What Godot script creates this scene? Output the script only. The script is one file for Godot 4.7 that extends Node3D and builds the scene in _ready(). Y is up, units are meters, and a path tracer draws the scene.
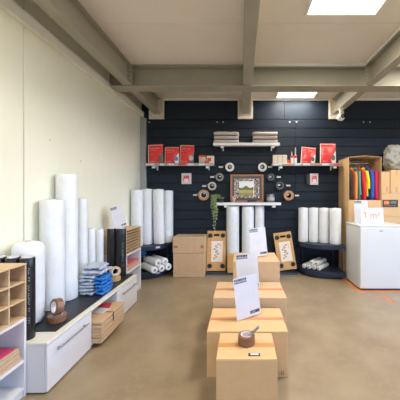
extends Node3D
# Packing-supplies shop. Metres, y up, the camera looks along -z. V(x, y, d) puts a point d metres in front of the camera's plane.

var M := {}
var taken := {}
var cache := {}
const CEIL := 3.18
const LEFT := -1.84
const BACK := 5.0

func V(x: float, y: float, d: float) -> Vector3:
	return Vector3(x, y, -d)

# ---------------------------------------------------------------- helpers: nodes
func numbered(called: String) -> String:
	var n: int = taken.get(called, 0)
	taken[called] = n + 1
	return called if n == 0 else "%s_%03d" % [called, n]

func tag(o: Node, label := "", category := "", group := "", kind := ""):
	if label != "": o.set_meta("label", label)
	if category != "": o.set_meta("category", category)
	if group != "": o.set_meta("group", group)
	if kind != "": o.set_meta("kind", kind)
	return o

func thing(called: String, label: String, category: String, at := Vector3.ZERO, turn := 0.0, group := "") -> Node3D:
	var o := Node3D.new()
	o.name = numbered(called)
	add_child(o)
	o.position = at
	o.rotation.y = turn
	tag(o, label, category, group)
	return o

func mi(called: String, mesh: Mesh, mat: Material, parent: Node = null, at := Vector3.ZERO, rot := Vector3.ZERO) -> MeshInstance3D:
	var o := MeshInstance3D.new()
	o.mesh = mesh
	o.material_override = mat
	o.position = at
	o.rotation = rot
	o.cast_shadow = GeometryInstance3D.SHADOW_CASTING_SETTING_ON
	if parent == null:
		o.name = numbered(called)
		add_child(o)
	else:
		o.name = called
		parent.add_child(o, true)
	return o

func structure(called: String, mesh: Mesh, mat: Material, at := Vector3.ZERO, label := "", category := "") -> MeshInstance3D:
	var o := mi(called, mesh, mat, null, at)
	tag(o, label, category, "", "structure")
	return o

# ---------------------------------------------------------------- helpers: shapes
func begin() -> SurfaceTool:
	var st := SurfaceTool.new()
	st.begin(Mesh.PRIMITIVE_TRIANGLES)
	return st

func tri(st: SurfaceTool, a: Vector3, b: Vector3, c: Vector3, out: Vector3):
	var n := (a - c).cross(a - b)
	if n.length_squared() < 1e-16: return
	if n.dot(out) < 0.0:
		var t := b
		b = c
		c = t
		n = -n
	n = n.normalized()
	for p in [a, b, c]:
		st.set_normal(n)
		st.set_uv(Vector2(p.x, p.y))
		st.add_vertex(p)

func quad(st: SurfaceTool, a: Vector3, b: Vector3, c: Vector3, d: Vector3, out: Vector3):
	tri(st, a, b, c, out)
	tri(st, a, c, d, out)

func add_box(st: SurfaceTool, c: Vector3, s: Vector3, b := 0.003, basis := Basis.IDENTITY):
	var h := s * 0.5
	b = minf(b, minf(h.x, minf(h.y, h.z)) * 0.9)
	var pt := func(i: int, j: int, k: int, ax: int) -> Vector3:
		var p := Vector3(i * (h.x - b), j * (h.y - b), k * (h.z - b))
		if ax == 0: p.x = i * h.x
		if ax == 1: p.y = j * h.y
		if ax == 2: p.z = k * h.z
		return c + basis * p
	var sg := [-1, 1]
	for s0 in sg:
		quad(st, pt.call(s0, -1, -1, 0), pt.call(s0, 1, -1, 0), pt.call(s0, 1, 1, 0), pt.call(s0, -1, 1, 0), basis * Vector3(s0, 0, 0))
		quad(st, pt.call(-1, s0, -1, 1), pt.call(1, s0, -1, 1), pt.call(1, s0, 1, 1), pt.call(-1, s0, 1, 1), basis * Vector3(0, s0, 0))
		quad(st, pt.call(-1, -1, s0, 2), pt.call(1, -1, s0, 2), pt.call(1, 1, s0, 2), pt.call(-1, 1, s0, 2), basis * Vector3(0, 0, s0))
	if b < 1e-5: return
	for i in sg:
		for j in sg:
			quad(st, pt.call(i, j, -1, 0), pt.call(i, j, 1, 0), pt.call(i, j, 1, 1), pt.call(i, j, -1, 1), basis * Vector3(i, j, 0))
			quad(st, pt.call(i, -1, j, 0), pt.call(i, 1, j, 0), pt.call(i, 1, j, 2), pt.call(i, -1, j, 2), basis * Vector3(i, 0, j))
			quad(st, pt.call(-1, i, j, 1), pt.call(1, i, j, 1), pt.call(1, i, j, 2), pt.call(-1, i, j, 2), basis * Vector3(0, i, j))
			for k in sg:
				tri(st, pt.call(i, j, k, 0), pt.call(i, j, k, 1), pt.call(i, j, k, 2), basis * Vector3(i, j, k))

func box(sx: float, sy: float, sz: float, b := 0.003) -> Mesh:
	var key := "b%.4f,%.4f,%.4f,%.4f" % [sx, sy, sz, b]
	if not cache.has(key):
		var st := begin()
		add_box(st, Vector3.ZERO, Vector3(sx, sy, sz), b)
		cache[key] = st.commit()
	return cache[key]

# a box given by its limits; y up, d = distance in front of the camera plane
func lim(st: SurfaceTool, x0: float, x1: float, y0: float, y1: float, d0: float, d1: float, b := 0.003):
	add_box(st, Vector3((x0 + x1) / 2, (y0 + y1) / 2, -(d0 + d1) / 2), Vector3(absf(x1 - x0), absf(y1 - y0), absf(d1 - d0)), b)

func limbox(x0: float, x1: float, y0: float, y1: float, d0: float, d1: float, b := 0.003) -> Mesh:
	var st := begin()
	lim(st, x0, x1, y0, y1, d0, d1, b)
	return st.commit()

# surface of revolution about y; profile points (radius, height); wobble(angle, height) scales the radius
func add_lathe(st: SurfaceTool, prof: Array, seg := 28, xf := Transform3D.IDENTITY, wobble = null):
	var n := prof.size()
	var segn := []
	for i in n - 1:
		var t: Vector2 = prof[i + 1] - prof[i]
		segn.append(Vector2(t.y, -t.x).normalized())
	for i in n - 1:
		var n0: Vector2 = segn[i]
		var n1: Vector2 = segn[i]
		if i > 0 and segn[i].dot(segn[i - 1]) > 0.75: n0 = (segn[i] + segn[i - 1]).normalized()
		if i < n - 2 and segn[i].dot(segn[i + 1]) > 0.75: n1 = (segn[i] + segn[i + 1]).normalized()
		for k in seg:
			var a0 := TAU * k / seg
			var a1 := TAU * (k + 1) / seg
			var ps := []
			var ns := []
			for q in [[prof[i], n0, a0], [prof[i + 1], n1, a0], [prof[i + 1], n1, a1], [prof[i], n0, a1]]:
				var r: float = q[0].x
				if wobble != null: r *= wobble.call(q[2], q[0].y)
				ps.append(xf * Vector3(cos(q[2]) * r, q[0].y, sin(q[2]) * r))
				ns.append((xf.basis * Vector3(cos(q[2]) * q[1].x, q[1].y, sin(q[2]) * q[1].x)).normalized())
			for t in [[0, 1, 2], [0, 2, 3]]:
				var a: Vector3 = ps[t[0]]
				var b: Vector3 = ps[t[1]]
				var c: Vector3 = ps[t[2]]
				var fn := (a - c).cross(a - b)
				if fn.length_squared() < 1e-18: continue
				var order: Array = t if fn.dot(ns[t[0]] + ns[t[1]] + ns[t[2]]) > 0 else [t[0], t[2], t[1]]
				for v in order:
					st.set_normal(ns[v])
					st.set_uv(Vector2((a0 if v == 0 or v == 1 else a1) / TAU, ps[v].y))
					st.add_vertex(ps[v])

func lathe(prof: Array, seg := 28, wobble = null) -> Mesh:
	var st := begin()
	add_lathe(st, prof, seg, Transform3D.IDENTITY, wobble)
	return st.commit()

func add_pipe(st: SurfaceTool, pts: Array, r: float, seg := 8, taper := 1.0):
	var frames := []
	var up := Vector3(0.31, 0.87, 0.38).normalized()
	for i in pts.size():
		var t: Vector3 = (pts[mini(i + 1, pts.size() - 1)] - pts[maxi(i - 1, 0)]).normalized()
		var s := up.cross(t).normalized()
		up = t.cross(s).normalized()
		frames.append([s, up])
	for i in pts.size() - 1:
		for k in seg:
			var ps := []
			var ns := []
			for q in [[i, k], [i + 1, k], [i + 1, k + 1], [i, k + 1]]:
				var a: float = TAU * q[1] / seg
				var dir: Vector3 = frames[q[0]][0] * cos(a) + frames[q[0]][1] * sin(a)
				ns.append(dir)
				ps.append(pts[q[0]] + dir * r * lerpf(1.0, taper, float(q[0]) / (pts.size() - 1)))
			for t in [[0, 1, 2], [0, 2, 3]]:
				var fn: Vector3 = (ps[t[0]] - ps[t[2]]).cross(ps[t[0]] - ps[t[1]])
				var order: Array = t if fn.dot(ns[t[0]]) > 0 else [t[0], t[2], t[1]]
				for v in order:
					st.set_normal(ns[v])
					st.set_uv(Vector2.ZERO)
					st.add_vertex(ps[v])
	for e in [0, pts.size() - 1]:
		var out: Vector3 = (pts[0] - pts[1]) if e == 0 else (pts[e] - pts[e - 1])
		var rr := r * (1.0 if e == 0 else taper)
		for k in seg:
			var a := TAU * k / seg
			var b := TAU * (k + 1) / seg
			tri(st, pts[e], pts[e] + (frames[e][0] * cos(a) + frames[e][1] * sin(a)) * rr, pts[e] + (frames[e][0] * cos(b) + frames[e][1] * sin(b)) * rr, out)

func pipe(pts: Array, r: float, seg := 8, taper := 1.0) -> Mesh:
	var st := begin()
	add_pipe(st, pts, r, seg, taper)
	return st.commit()

# flat polygon in x/z (second value = -z), given thickness in y
func slab(poly: PackedVector2Array, y0: float, y1: float) -> Mesh:
	var st := begin()
	var idx := Geometry2D.triangulate_polygon(poly)
	for i in range(0, idx.size(), 3):
		for y in [y0, y1]:
			tri(st, V(poly[idx[i]].x, y, poly[idx[i]].y), V(poly[idx[i + 1]].x, y, poly[idx[i + 1]].y), V(poly[idx[i + 2]].x, y, poly[idx[i + 2]].y), Vector3(0, 1 if y == y1 else -1, 0))
	var mid := Vector2.ZERO
	for p in poly: mid += p / poly.size()
	for i in poly.size():
		var a := poly[i]
		var b := poly[(i + 1) % poly.size()]
		var o := (a + b) / 2 - mid
		quad(st, V(a.x, y0, a.y), V(b.x, y0, b.y), V(b.x, y1, b.y), V(a.x, y1, a.y), V(o.x, 0, o.y))
	return st.commit()

# a box with rounded edges whose surface is displaced by noise: folded cloth, bags, bundles
func soft_box(s: Vector3, n: int, rnd: float, amp: float, freq: float, seed_: int, squash := Vector3.ONE) -> Mesh:
	var st := begin()
	var nz := FastNoiseLite.new()
	nz.seed = seed_
	nz.frequency = freq
	nz.fractal_octaves = 3
	var h := s * 0.5
	var f := func(p: Vector3) -> Vector3:
		var q := p * h
		var inner := Vector3(clampf(q.x, -h.x + rnd, h.x - rnd), clampf(q.y, -h.y + rnd, h.y - rnd), clampf(q.z, -h.z + rnd, h.z - rnd))
		var dir := (q - inner)
		dir = dir.normalized() if dir.length() > 1e-6 else Vector3.ZERO
		var v := inner + dir * rnd
		return v + dir * nz.get_noise_3dv(v * squash) * amp
	st.set_smooth_group(0)
	for ax in 3:
		for sg in [-1.0, 1.0]:
			for i in n:
				for j in n:
					var c := []
					for q in [[i, j], [i + 1, j], [i + 1, j + 1], [i, j + 1]]:
						var u: float = -1.0 + 2.0 * q[0] / n
						var w: float = -1.0 + 2.0 * q[1] / n
						var p := Vector3(sg, u, w)
						if ax == 1: p = Vector3(u, sg, w)
						if ax == 2: p = Vector3(u, w, sg)
						c.append(f.call(p))
					var out: Vector3 = (c[0] + c[1] + c[2] + c[3])
					if ax == 0: out = Vector3(sg, 0, 0)
					elif ax == 1: out = Vector3(0, sg, 0)
					else: out = Vector3(0, 0, sg)
					for t in [[0, 1, 2], [0, 2, 3]]:
						var a: Vector3 = c[t[0]]
						var b: Vector3 = c[t[1]]
						var d: Vector3 = c[t[2]]
						if (a - d).cross(a - b).dot(out) < 0:
							var x := b
							b = d
							d = x
						for v in [a, b, d]:
							st.set_uv(Vector2(v.x / s.x + 0.5, 0.5 - v.y / s.y))
							st.add_vertex(v)
	st.generate_normals()
	return st.commit()

# an upright sheet of real thickness, base at the origin, its printed face towards +z (uv 0..1 on the face)
func sheet(w: float, h: float, t: float, bow := 0.0, bulge := 0.0) -> Mesh:
	var st := begin()
	var nx := 6
	var ny := 8
	var at := func(i: int, j: int, side: float) -> Vector3:
		var u := float(i) / nx
		var v := float(j) / ny
		var z := -bow * v * v + side * (t * 0.5 + bulge * pow(sin(PI * u), 0.6) * pow(sin(PI * v), 0.6))
		return Vector3((u - 0.5) * w, v * h, z)
	st.set_smooth_group(1)
	for side in [1.0, -1.0]:
		st.set_smooth_group(1 if side > 0 else 2)
		for i in nx:
			for j in ny:
				var c := [[i, j], [i + 1, j], [i + 1, j + 1], [i, j + 1]]
				for tr in [[0, 2, 1], [0, 3, 2]]:
					var order: Array = tr if side > 0 else [tr[0], tr[2], tr[1]]
					for k in order:
						var q: Array = c[k]
						st.set_uv(Vector2(float(q[0]) / nx, 1.0 - float(q[1]) / ny))
						st.add_vertex(at.call(q[0], q[1], side))
	st.set_smooth_group(-1)
	var rim := []
	for i in nx: rim.append([[i, 0], [i + 1, 0]])
	for j in ny: rim.append([[nx, j], [nx, j + 1]])
	for i in nx: rim.append([[nx - i, ny], [nx - i - 1, ny]])
	for j in ny: rim.append([[0, ny - j], [0, ny - j - 1]])
	for e in rim:
		var a: Vector3 = at.call(e[0][0], e[0][1], 1.0)
		var b: Vector3 = at.call(e[1][0], e[1][1], 1.0)
		var c2: Vector3 = at.call(e[1][0], e[1][1], -1.0)
		var d2: Vector3 = at.call(e[0][0], e[0][1], -1.0)
		for p in [a, b, c2, a, c2, d2]:
			st.set_uv(Vector2(0.01, 0.99))
			st.add_vertex(p)
	st.generate_normals()
	return st.commit()

# part of a cylinder wall with uv 0..1: a print on a roll
func curved_patch(r: float, h: float, a0: float, a1: float, seg := 8) -> Mesh:
	var st := begin()
	for k in seg:
		var c := []
		for q in [[k, 0], [k + 1, 0], [k + 1, 1], [k, 1]]:
			var u := float(q[0]) / seg
			var a := lerpf(a0, a1, u)
			c.append([Vector3(cos(a) * r, h * q[1], sin(a) * r), Vector3(cos(a), 0, sin(a)), Vector2(u, 1.0 - q[1])])
		for t in [[0, 1, 2], [0, 2, 3]]:
			for v in t:
				st.set_normal(c[v][1])
				st.set_uv(c[v][2])
				st.add_vertex(c[v][0])
	return st.commit()

func text_mesh(s: String, height: float, depth := 0.002) -> TextMesh:
	var f := SystemFont.new()
	f.font_names = PackedStringArray(["Droid Sans"])
	var t := TextMesh.new()
	t.font = f
	t.text = s
	t.font_size = 64
	t.pixel_size = height / 64.0
	t.depth = depth
	return t

# ---------------------------------------------------------------- helpers: materials
func mat(c: Color, rough := 0.6, metal := 0.0) -> StandardMaterial3D:
	var m := StandardMaterial3D.new()
	m.albedo_color = c
	m.roughness = rough
	m.metallic = metal
	return m

func noise_tex(c0: Color, c1: Color, freq: float, seed_: int, size := 256, oct := 4, stretch := Vector2.ONE, c2 = null) -> ImageTexture:
	var nz := FastNoiseLite.new()
	nz.seed = seed_
	nz.frequency = freq
	nz.fractal_octaves = oct
	var im := Image.create(size, size, false, Image.FORMAT_RGB8)
	for y in size:
		for x in size:
			# blended with itself shifted by one tile, so that it repeats without a seam
			var u := float(x) / size
			var v := float(y) / size
			var a := nz.get_noise_2d(x * stretch.x, y * stretch.y)
			var b := nz.get_noise_2d((x - size) * stretch.x, y * stretch.y)
			var c := nz.get_noise_2d(x * stretch.x, (y - size) * stretch.y)
			var d := nz.get_noise_2d((x - size) * stretch.x, (y - size) * stretch.y)
			var t := lerpf(lerpf(a, b, u), lerpf(c, d, u), v)
			t = clampf(0.5 + t * 1.1, 0, 1)
			var col := c0.lerp(c1, t)
			if c2 != null: col = col.lerp(c2, clampf(nz.get_noise_2d(x * 6.0 + 900, y * 6.0) * 1.6 * minf(1.0, 4.0 * minf(minf(u, 1 - u), minf(v, 1 - v))), 0, 1))
			im.set_pixel(x, y, col)
	im.generate_mipmaps()
	return ImageTexture.create_from_image(im)

func noise_bump(freq: float, seed_: int, strength: float, size := 256, cellular := false) -> ImageTexture:
	var nz := FastNoiseLite.new()
	nz.seed = seed_
	nz.frequency = freq
	if cellular:
		nz.noise_type = FastNoiseLite.TYPE_CELLULAR
		nz.cellular_jitter = 0.35
		nz.fractal_type = FastNoiseLite.FRACTAL_NONE
	var im := nz.get_seamless_image(size, size)
	im.convert(Image.FORMAT_RGBA8)
	im.bump_map_to_normal_map(strength)
	return ImageTexture.create_from_image(im)

func tri_mat(tex: Texture2D, scale: float, rough: float, world := true, normal: Texture2D = null, nscale := 1.0) -> StandardMaterial3D:
	var m := mat(Color.WHITE, rough)
	m.albedo_texture = tex
	m.uv1_triplanar = true
	m.uv1_world_triplanar = world
	m.uv1_scale = Vector3.ONE * scale
	if normal != null:
		m.normal_enabled = true
		m.normal_texture = normal
		m.normal_scale = nscale
	return m

func marks(im: Image, x: int, y: int, w: int, h: int, c: Color, seed_: int):
	var r := RandomNumberGenerator.new()
	r.seed = seed_
	var p := x
	while p < x + w - 2:
		var gw := r.randi_range(2, 4)
		if r.randf() < 0.82:
			im.fill_rect(Rect2i(p, y, 1, h), c)
			im.fill_rect(Rect2i(p, y + (0 if r.randf() < 0.5 else h / 2), gw - 1, maxi(1, h / 5)), c)
			if r.randf() < 0.5: im.fill_rect(Rect2i(p, y + h - maxi(1, h / 5), gw - 1, maxi(1, h / 5)), c)
		p += gw + 1

func img_mat(im: Image, rough := 0.6) -> StandardMaterial3D:
	im.generate_mipmaps()
	var m := mat(Color.WHITE, rough)
	m.albedo_texture = ImageTexture.create_from_image(im)
	return m

func C(r: int, g: int, b: int) -> Color:
	return Color8(r, g, b)

func materials():
	M.cream = tri_mat(noise_tex(C(236, 236, 216), C(241, 241, 224), 0.02, 3, 128), 0.4, 0.45)
	M.joint = mat(C(120, 116, 100), 0.8)
	M.cream_trim = mat(C(240, 237, 222), 0.4)
	M.ceiling = tri_mat(noise_tex(C(231, 222, 208), C(236, 228, 215), 0.03, 5, 128), 0.5, 0.6)
	M.white_trim = mat(C(236, 234, 228), 0.4)
	M.steel = tri_mat(noise_tex(C(158, 154, 137), C(166, 162, 145), 0.03, 8, 128), 0.8, 0.5)
	M.bolt = mat(C(190, 190, 186), 0.3, 0.9)
	M.slat = tri_mat(noise_tex(C(26, 36, 48), C(31, 42, 55), 0.06, 11, 128), 1.0, 0.58)
	M.slat.metallic_specular = 0.35
	M.slat_gap = mat(C(20, 21, 23), 0.8)
	M.grey_post = mat(C(168, 170, 170), 0.35, 0.3)
	M.floor = tri_mat(noise_tex(C(138, 120, 94), C(162, 144, 115), 0.012, 21, 512, 5, Vector2.ONE, C(150, 138, 118)), 0.33, 0.34)
	M.white_board = mat(C(220, 220, 222), 0.35)
	M.white_edge = mat(C(226, 224, 212), 0.4)
	M.black_mat = tri_mat(noise_tex(C(34, 36, 39), C(44, 46, 50), 0.1, 25, 128), 2.0, 0.45)
	M.cardboard = tri_mat(noise_tex(C(199, 167, 131), C(205, 174, 137), 0.04, 31, 256, 5), 1.3, 0.8)
	M.cardboard_new = tri_mat(noise_tex(C(208, 170, 123), C(213, 176, 128), 0.04, 33, 256, 5), 1.3, 0.75)
	M.cardboard_edge = tri_mat(noise_tex(C(170, 140, 106), C(206, 184, 158), 0.25, 35, 128, 3, Vector2(1, 3)), 3.0, 0.85)
	M.ply = tri_mat(noise_tex(C(200, 170, 132), C(214, 187, 150), 0.02, 37, 256, 4, Vector2(0.4, 3.0)), 1.2, 0.55)
	M.dolly = tri_mat(noise_tex(C(196, 150, 92), C(214, 170, 110), 0.02, 39, 256, 4, Vector2(0.4, 3.0)), 1.6, 0.5)
	M.film = tri_mat(noise_tex(C(222, 227, 230), C(234, 238, 240), 0.03, 41, 128), 1.0, 0.38, true, noise_bump(0.05, 42, 3.0), 0.35)
	M.bubble = tri_mat(noise_tex(C(222, 228, 232), C(236, 240, 242), 0.05, 43, 128), 1.0, 0.35, true, noise_bump(0.11, 44, 6.0, 256, true), 0.5)
	M.bubble.uv1_scale = Vector3.ONE * 2.2
	M.card_brown = mat(C(134, 98, 66), 0.8)
	M.core = mat(C(206, 204, 200), 0.8)
	M.core_dark = mat(C(70, 66, 60), 0.8)
	M.black_film = mat(C(24, 26, 30), 0.28)
	M.tape_brown = mat(C(126, 88, 64), 0.3)
	M.tape_beige = mat(C(196, 164, 112), 0.35)
	M.tape_strip = mat(C(198, 140, 84), 0.3)
	M.tape_red = mat(C(200, 136, 96), 0.3)
	M.core_white = mat(C(232, 228, 232), 0.6)
	M.rack = mat(C(36, 42, 56), 0.4)
	M.rack_navy = mat(C(30, 44, 68), 0.4)
	M.blue_paint = mat(C(30, 96, 160), 0.4)
	M.chrome = mat(C(196, 198, 200), 0.25, 0.9)
	M.metal_grey = mat(C(150, 152, 156), 0.35, 0.35)
	M.fridge = mat(C(214, 215, 213), 0.25)
	M.rubber = mat(C(40, 40, 42), 0.7)
	M.orange_tape = mat(C(236, 112, 40), 0.5)
	M.orange_ink = mat(C(232, 146, 100), 0.6)
	M.shelf_white = mat(C(224, 226, 228), 0.35)
	M.shelf_dark = mat(C(74, 72, 70), 0.4)
	M.paper = mat(C(208, 208, 211), 0.7)
	M.ink = mat(C(38, 36, 40), 0.6)
	M.red_ink = mat(C(206, 44, 44), 0.5)
	M.blanket = tri_mat(noise_tex(C(176, 164, 160), C(196, 186, 181), 0.35, 51, 128, 2, Vector2(0.3, 2.0)), 3.0, 0.9, true, noise_bump(0.3, 52, 4.0), 0.6)
	M.blanket_binding = mat(C(214, 204, 200), 0.8)
	M.frame_wood = tri_mat(noise_tex(C(150, 96, 66), C(176, 118, 84), 0.03, 53, 128, 3, Vector2(0.3, 2.0)), 2.0, 0.45)
	M.leaf = mat(C(190, 208, 150), 0.5)
	M.leaf.backlight_enabled = true
	M.leaf.backlight = C(110, 130, 70)
	M.pot = mat(C(48, 50, 52), 0.4)
	M.grey_bag = tri_mat(noise_tex(C(156, 168, 188), C(196, 206, 220), 0.06, 61, 128), 4.0, 0.4)
	M.blue_bag = tri_mat(noise_tex(C(26, 102, 186), C(44, 132, 214), 0.06, 63, 128), 4.0, 0.35)
	M.clear_bag = tri_mat(noise_tex(C(142, 142, 134), C(176, 176, 168), 0.09, 65, 128), 4.0, 0.42)
	M.lamp = mat(C(255, 250, 240), 0.6)
	M.lamp.emission_enabled = true
	M.lamp.emission = C(255, 250, 240)
	M.lamp.emission_energy_multiplier = 2.2
	M.glass = mat(Color(0.9, 0.95, 0.97, 0.06), 0.02)
	M.glass.transparency = BaseMaterial3D.TRANSPARENCY_ALPHA
	M.window_frame = mat(C(70, 72, 74), 0.4)
	M.cam_white = mat(C(230, 230, 226), 0.3)
	M.cam_dark = mat(C(16, 16, 18), 0.1)

# ---------------------------------------------------------------- prints
func sheet_image(seed_: int) -> Image:
	var im := Image.create(104, 150, false, Image.FORMAT_RGB8)
	im.fill(C(206, 206, 211))
	im.fill_rect(Rect2i(3, 5, 52, 8), C(52, 48, 58))
	marks(im, 6, 6, 46, 6, C(232, 230, 232), seed_)
	im.fill_rect(Rect2i(3, 15, 52, 6), C(96, 92, 104))
	marks(im, 5, 16, 48, 4, C(206, 204, 208), seed_ + 1)
	for k in 4: marks(im, 14, 62 + 7 * k, 72, 3, C(186, 186, 200), seed_ + 2 + k)
	marks(im, 18, 48, 60, 3, C(214, 196, 204), seed_ + 9)
	im.fill_rect(Rect2i(58, 130, 42, 11), C(52, 48, 58))
	marks(im, 61, 132, 22, 7, C(236, 234, 234), seed_ + 7)
	marks(im, 84, 132, 13, 7, C(206, 106, 74), seed_ + 8)
	return im

func pack_image(kind: int) -> Image:
	var im := Image.create(64, 84, false, Image.FORMAT_RGB8)
	im.fill(C(218, 48, 50))
	im.fill_rect(Rect2i(0, 0, 64, 2), C(214, 196, 184))
	im.fill_rect(Rect2i(0, 0, 3, 84), C(216, 206, 198))
	marks(im, 7, 12, 44, 7, C(246, 232, 228), 70 + kind)
	marks(im, 7, 24, 34, 4, C(238, 196, 190), 80 + kind)
	marks(im, 8, 40, 20, 4, C(234, 150, 146), 90 + kind)
	var pic: Array = [[C(120, 92, 68), C(84, 70, 58)], [C(226, 226, 224), C(44, 92, 150)], [C(92, 92, 96), C(190, 184, 176)], [C(226, 214, 200), C(104, 84, 64)], [C(224, 220, 214), C(92, 90, 66)]][kind]
	for y in range(30, 84):
		var x0 := int(64 - (y - 26) * 0.52 if y < 62 else 44 + (y - 62) * 0.3)
		for x in range(x0, 64):
			im.set_pixel(x, y, pic[0])
	for y in range(84):
		for x in range(64):
			if Vector2((x - 52) / 9.0, (y - 58) / 12.0).length() < 1.0: im.set_pixel(x, y, pic[1])
	marks(im, 7, 72, 26, 5, C(244, 222, 218), 95 + kind)
	return im

func picture_image() -> Image:
	var im := Image.create(120, 96, false, Image.FORMAT_RGB8)
	im.fill(C(74, 70, 68))
	im.fill_rect(Rect2i(8, 9, 104, 76), C(118, 108, 102))
	var r := RandomNumberGenerator.new()
	r.seed = 7
	for y in range(10, 84, 7):
		for x in range(9, 110, 6):
			var c: Color = [C(222, 214, 206), C(164, 150, 140), C(60, 54, 52), C(196, 184, 176)][r.randi_range(0, 3)]
			im.fill_rect(Rect2i(x, y, r.randi_range(3, 5), r.randi_range(3, 6)), c)
	for y in range(20, 76):
		for x in range(28, 86):
			var v := (y - 20) / 56.0
			var hill := 0.36 + 0.05 * sin(x * 0.2) + 0.10 * absf((x - 57) / 30.0)
			var c := C(226, 230, 232)
			if v > hill: c = C(92, 104, 72)
			if v > hill + 0.10: c = C(126, 100, 84)
			if v > 0.62: c = C(176, 172, 74)
			if v > 0.80: c = C(142, 136, 84)
			im.set_pixel(x, y, c)
	im.fill_rect(Rect2i(86, 12, 3, 70), C(230, 224, 214))
	return im

func box_label_image() -> Image:
	var im := Image.create(96, 44, false, Image.FORMAT_RGB8)
	im.fill(C(46, 40, 36))
	im.fill_rect(Rect2i(8, 6, 34, 22), C(226, 112, 50))
	marks(im, 12, 10, 26, 12, C(250, 190, 150), 5)
	marks(im, 46, 8, 44, 14, C(214, 206, 190), 6)
	marks(im, 10, 32, 80, 6, C(196, 178, 150), 8)
	return im

func script_label_image(seed_: int) -> Image:
	var im := Image.create(60, 100, false, Image.FORMAT_RGB8)
	im.fill(C(236, 226, 212))
	var r := RandomNumberGenerator.new()
	r.seed = seed_
	var p := Vector2(20, 14)
	for k in 340:
		var t := k / 340.0
		p = Vector2(26 + 9 * sin(t * 31.0) + 6 * sin(t * 11.0 + 1), 12 + 74 * t)
		im.fill_rect(Rect2i(int(p.x), int(p.y), 2, 2), C(150, 70, 74) if sin(t * 9) > -0.3 else C(84, 60, 96))
	for y in range(8, 36, 3):
		im.fill_rect(Rect2i(46, y, r.randi_range(3, 8), 1), C(176, 100, 96))
	return im

func film_print_image() -> Image:
	var im := Image.create(40, 200, false, Image.FORMAT_RGB8)
	im.fill(C(26, 28, 32))
	var r := RandomNumberGenerator.new()
	r.seed = 17
	var y := 6
	while y < 190:
		var h := r.randi_range(3, 7)
		if r.randf() < 0.75:
			im.fill_rect(Rect2i(8, y, 10, 2), C(150, 158, 172))
			im.fill_rect(Rect2i(8 if r.randf() < 0.5 else 15, y, 3, h), C(150, 158, 172))
		if r.randf() < 0.6: im.fill_rect(Rect2i(25, y, 6, 2), C(150, 120, 118))
		y += h + 2
	return im

# ---------------------------------------------------------------- room
func room_light():
	var cam := Camera3D.new()
	cam.name = "camera"
	cam.near = 0.05
	cam.far = 60.0
	# a lens of 270 px focal length on a 400 px frame, its axis meeting the frame at pixel (241, 195)
	cam.projection = Camera3D.PROJECTION_FRUSTUM
	cam.size = cam.near * 400.0 / 270.0
	cam.frustum_offset = Vector2(-41.0, -5.0) / 270.0 * cam.near
	cam.position = Vector3(0, 1.4, 0)
	add_child(cam)
	cam.current = true
	var env := Environment.new()
	env.tonemap_mode = Environment.TONE_MAPPER_LINEAR
	env.tonemap_exposure = 1.42
	env.background_mode = Environment.BG_SKY
	var sm := ProceduralSkyMaterial.new()
	sm.sky_top_color = C(128, 168, 232)
	sm.sky_horizon_color = C(190, 212, 250)
	sm.ground_bottom_color = C(120, 116, 108)
	sm.ground_horizon_color = C(150, 148, 142)
	sm.sky_curve = 0.25
	var sky := Sky.new()
	sky.sky_material = sm
	env.sky = sky
	env.background_energy_multiplier = 7.0
	env.sdfgi_enabled = true
	env.ssao_enabled = true
	env.ssil_enabled = true
	var we := WorldEnvironment.new()
	we.environment = env
	add_child(we)

func ceiling_panel(x0: float, x1: float, d0: float, d1: float, label: String):
	# every panel gives the same light per square metre
	var t := thing("ceiling_light_panel", label, "ceiling light", V((x0 + x1) / 2, CEIL, (d0 + d1) / 2), 0.0, "square ceiling light panels")
	var w := x1 - x0
	var l := d1 - d0
	var st := begin()
	for s in [-1, 1]:
		add_box(st, Vector3(s * (w / 2 - 0.012), -0.011, 0), Vector3(0.024, 0.022, l), 0.002)
		add_box(st, Vector3(0, -0.011, s * (l / 2 - 0.012)), Vector3(w - 0.048, 0.022, 0.024), 0.002)
	mi("frame", st.commit(), M.white_trim, t)
	mi("diffuser", box(w - 0.05, 0.008, l - 0.05, 0.001), M.lamp, t, Vector3(0, -0.012, 0))
	var a := AreaLight3D.new()
	a.name = "panel_lamp"
	a.area_size = Vector2(w - 0.06, l - 0.06)
	a.light_color = C(255, 246, 232)
	a.light_energy = 8.5 * w * l
	a.area_range = 14.0
	a.area_attenuation = 2.0
	a.shadow_enabled = true
	a.rotation.x = -PI / 2
	a.position = Vector3(0, -0.026, 0)
	t.add_child(a)

func i_beam(called: String, label: String, x: float, d0: float, d1: float, y0: float, y1: float, fw: float):
	# along z
	var t := thing(called, label, "beam", V(x, y0, (d0 + d1) / 2), 0.0, "grey steel ceiling beams")
	var l := d1 - d0
	mi("bottom_flange", box(fw, 0.014, l, 0.002), M.steel, t, Vector3(0, 0.007, 0))
	mi("top_flange", box(fw, 0.014, l, 0.002), M.steel, t, Vector3(0, y1 - y0 - 0.007, 0))
	mi("web", box(0.012, y1 - y0 - 0.028, l, 0.001), M.steel, t, Vector3(0, (y1 - y0) / 2, 0))
	return t

func end_plate(t: Node3D, z: float, side: float, fw: float, h: float):
	mi("end_plate", box(fw + 0.03, h - 0.03, 0.012, 0.002), M.steel, t, Vector3(0, h / 2, z))
	for sx in [-1, 1]:
		for k in 3:
			var st := begin()
			add_lathe(st, [Vector2(0, 0), Vector2(0.014, 0), Vector2(0.014, 0.008), Vector2(0.010, 0.011), Vector2(0, 0.011)], 6, Transform3D(Basis(Vector3.RIGHT, PI / 2 * side), Vector3(sx * (fw / 2 - 0.012), h * (0.3 + 0.2 * k), z + 0.006 * side)))
			mi("bolt", st.commit(), M.bolt, t)

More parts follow.
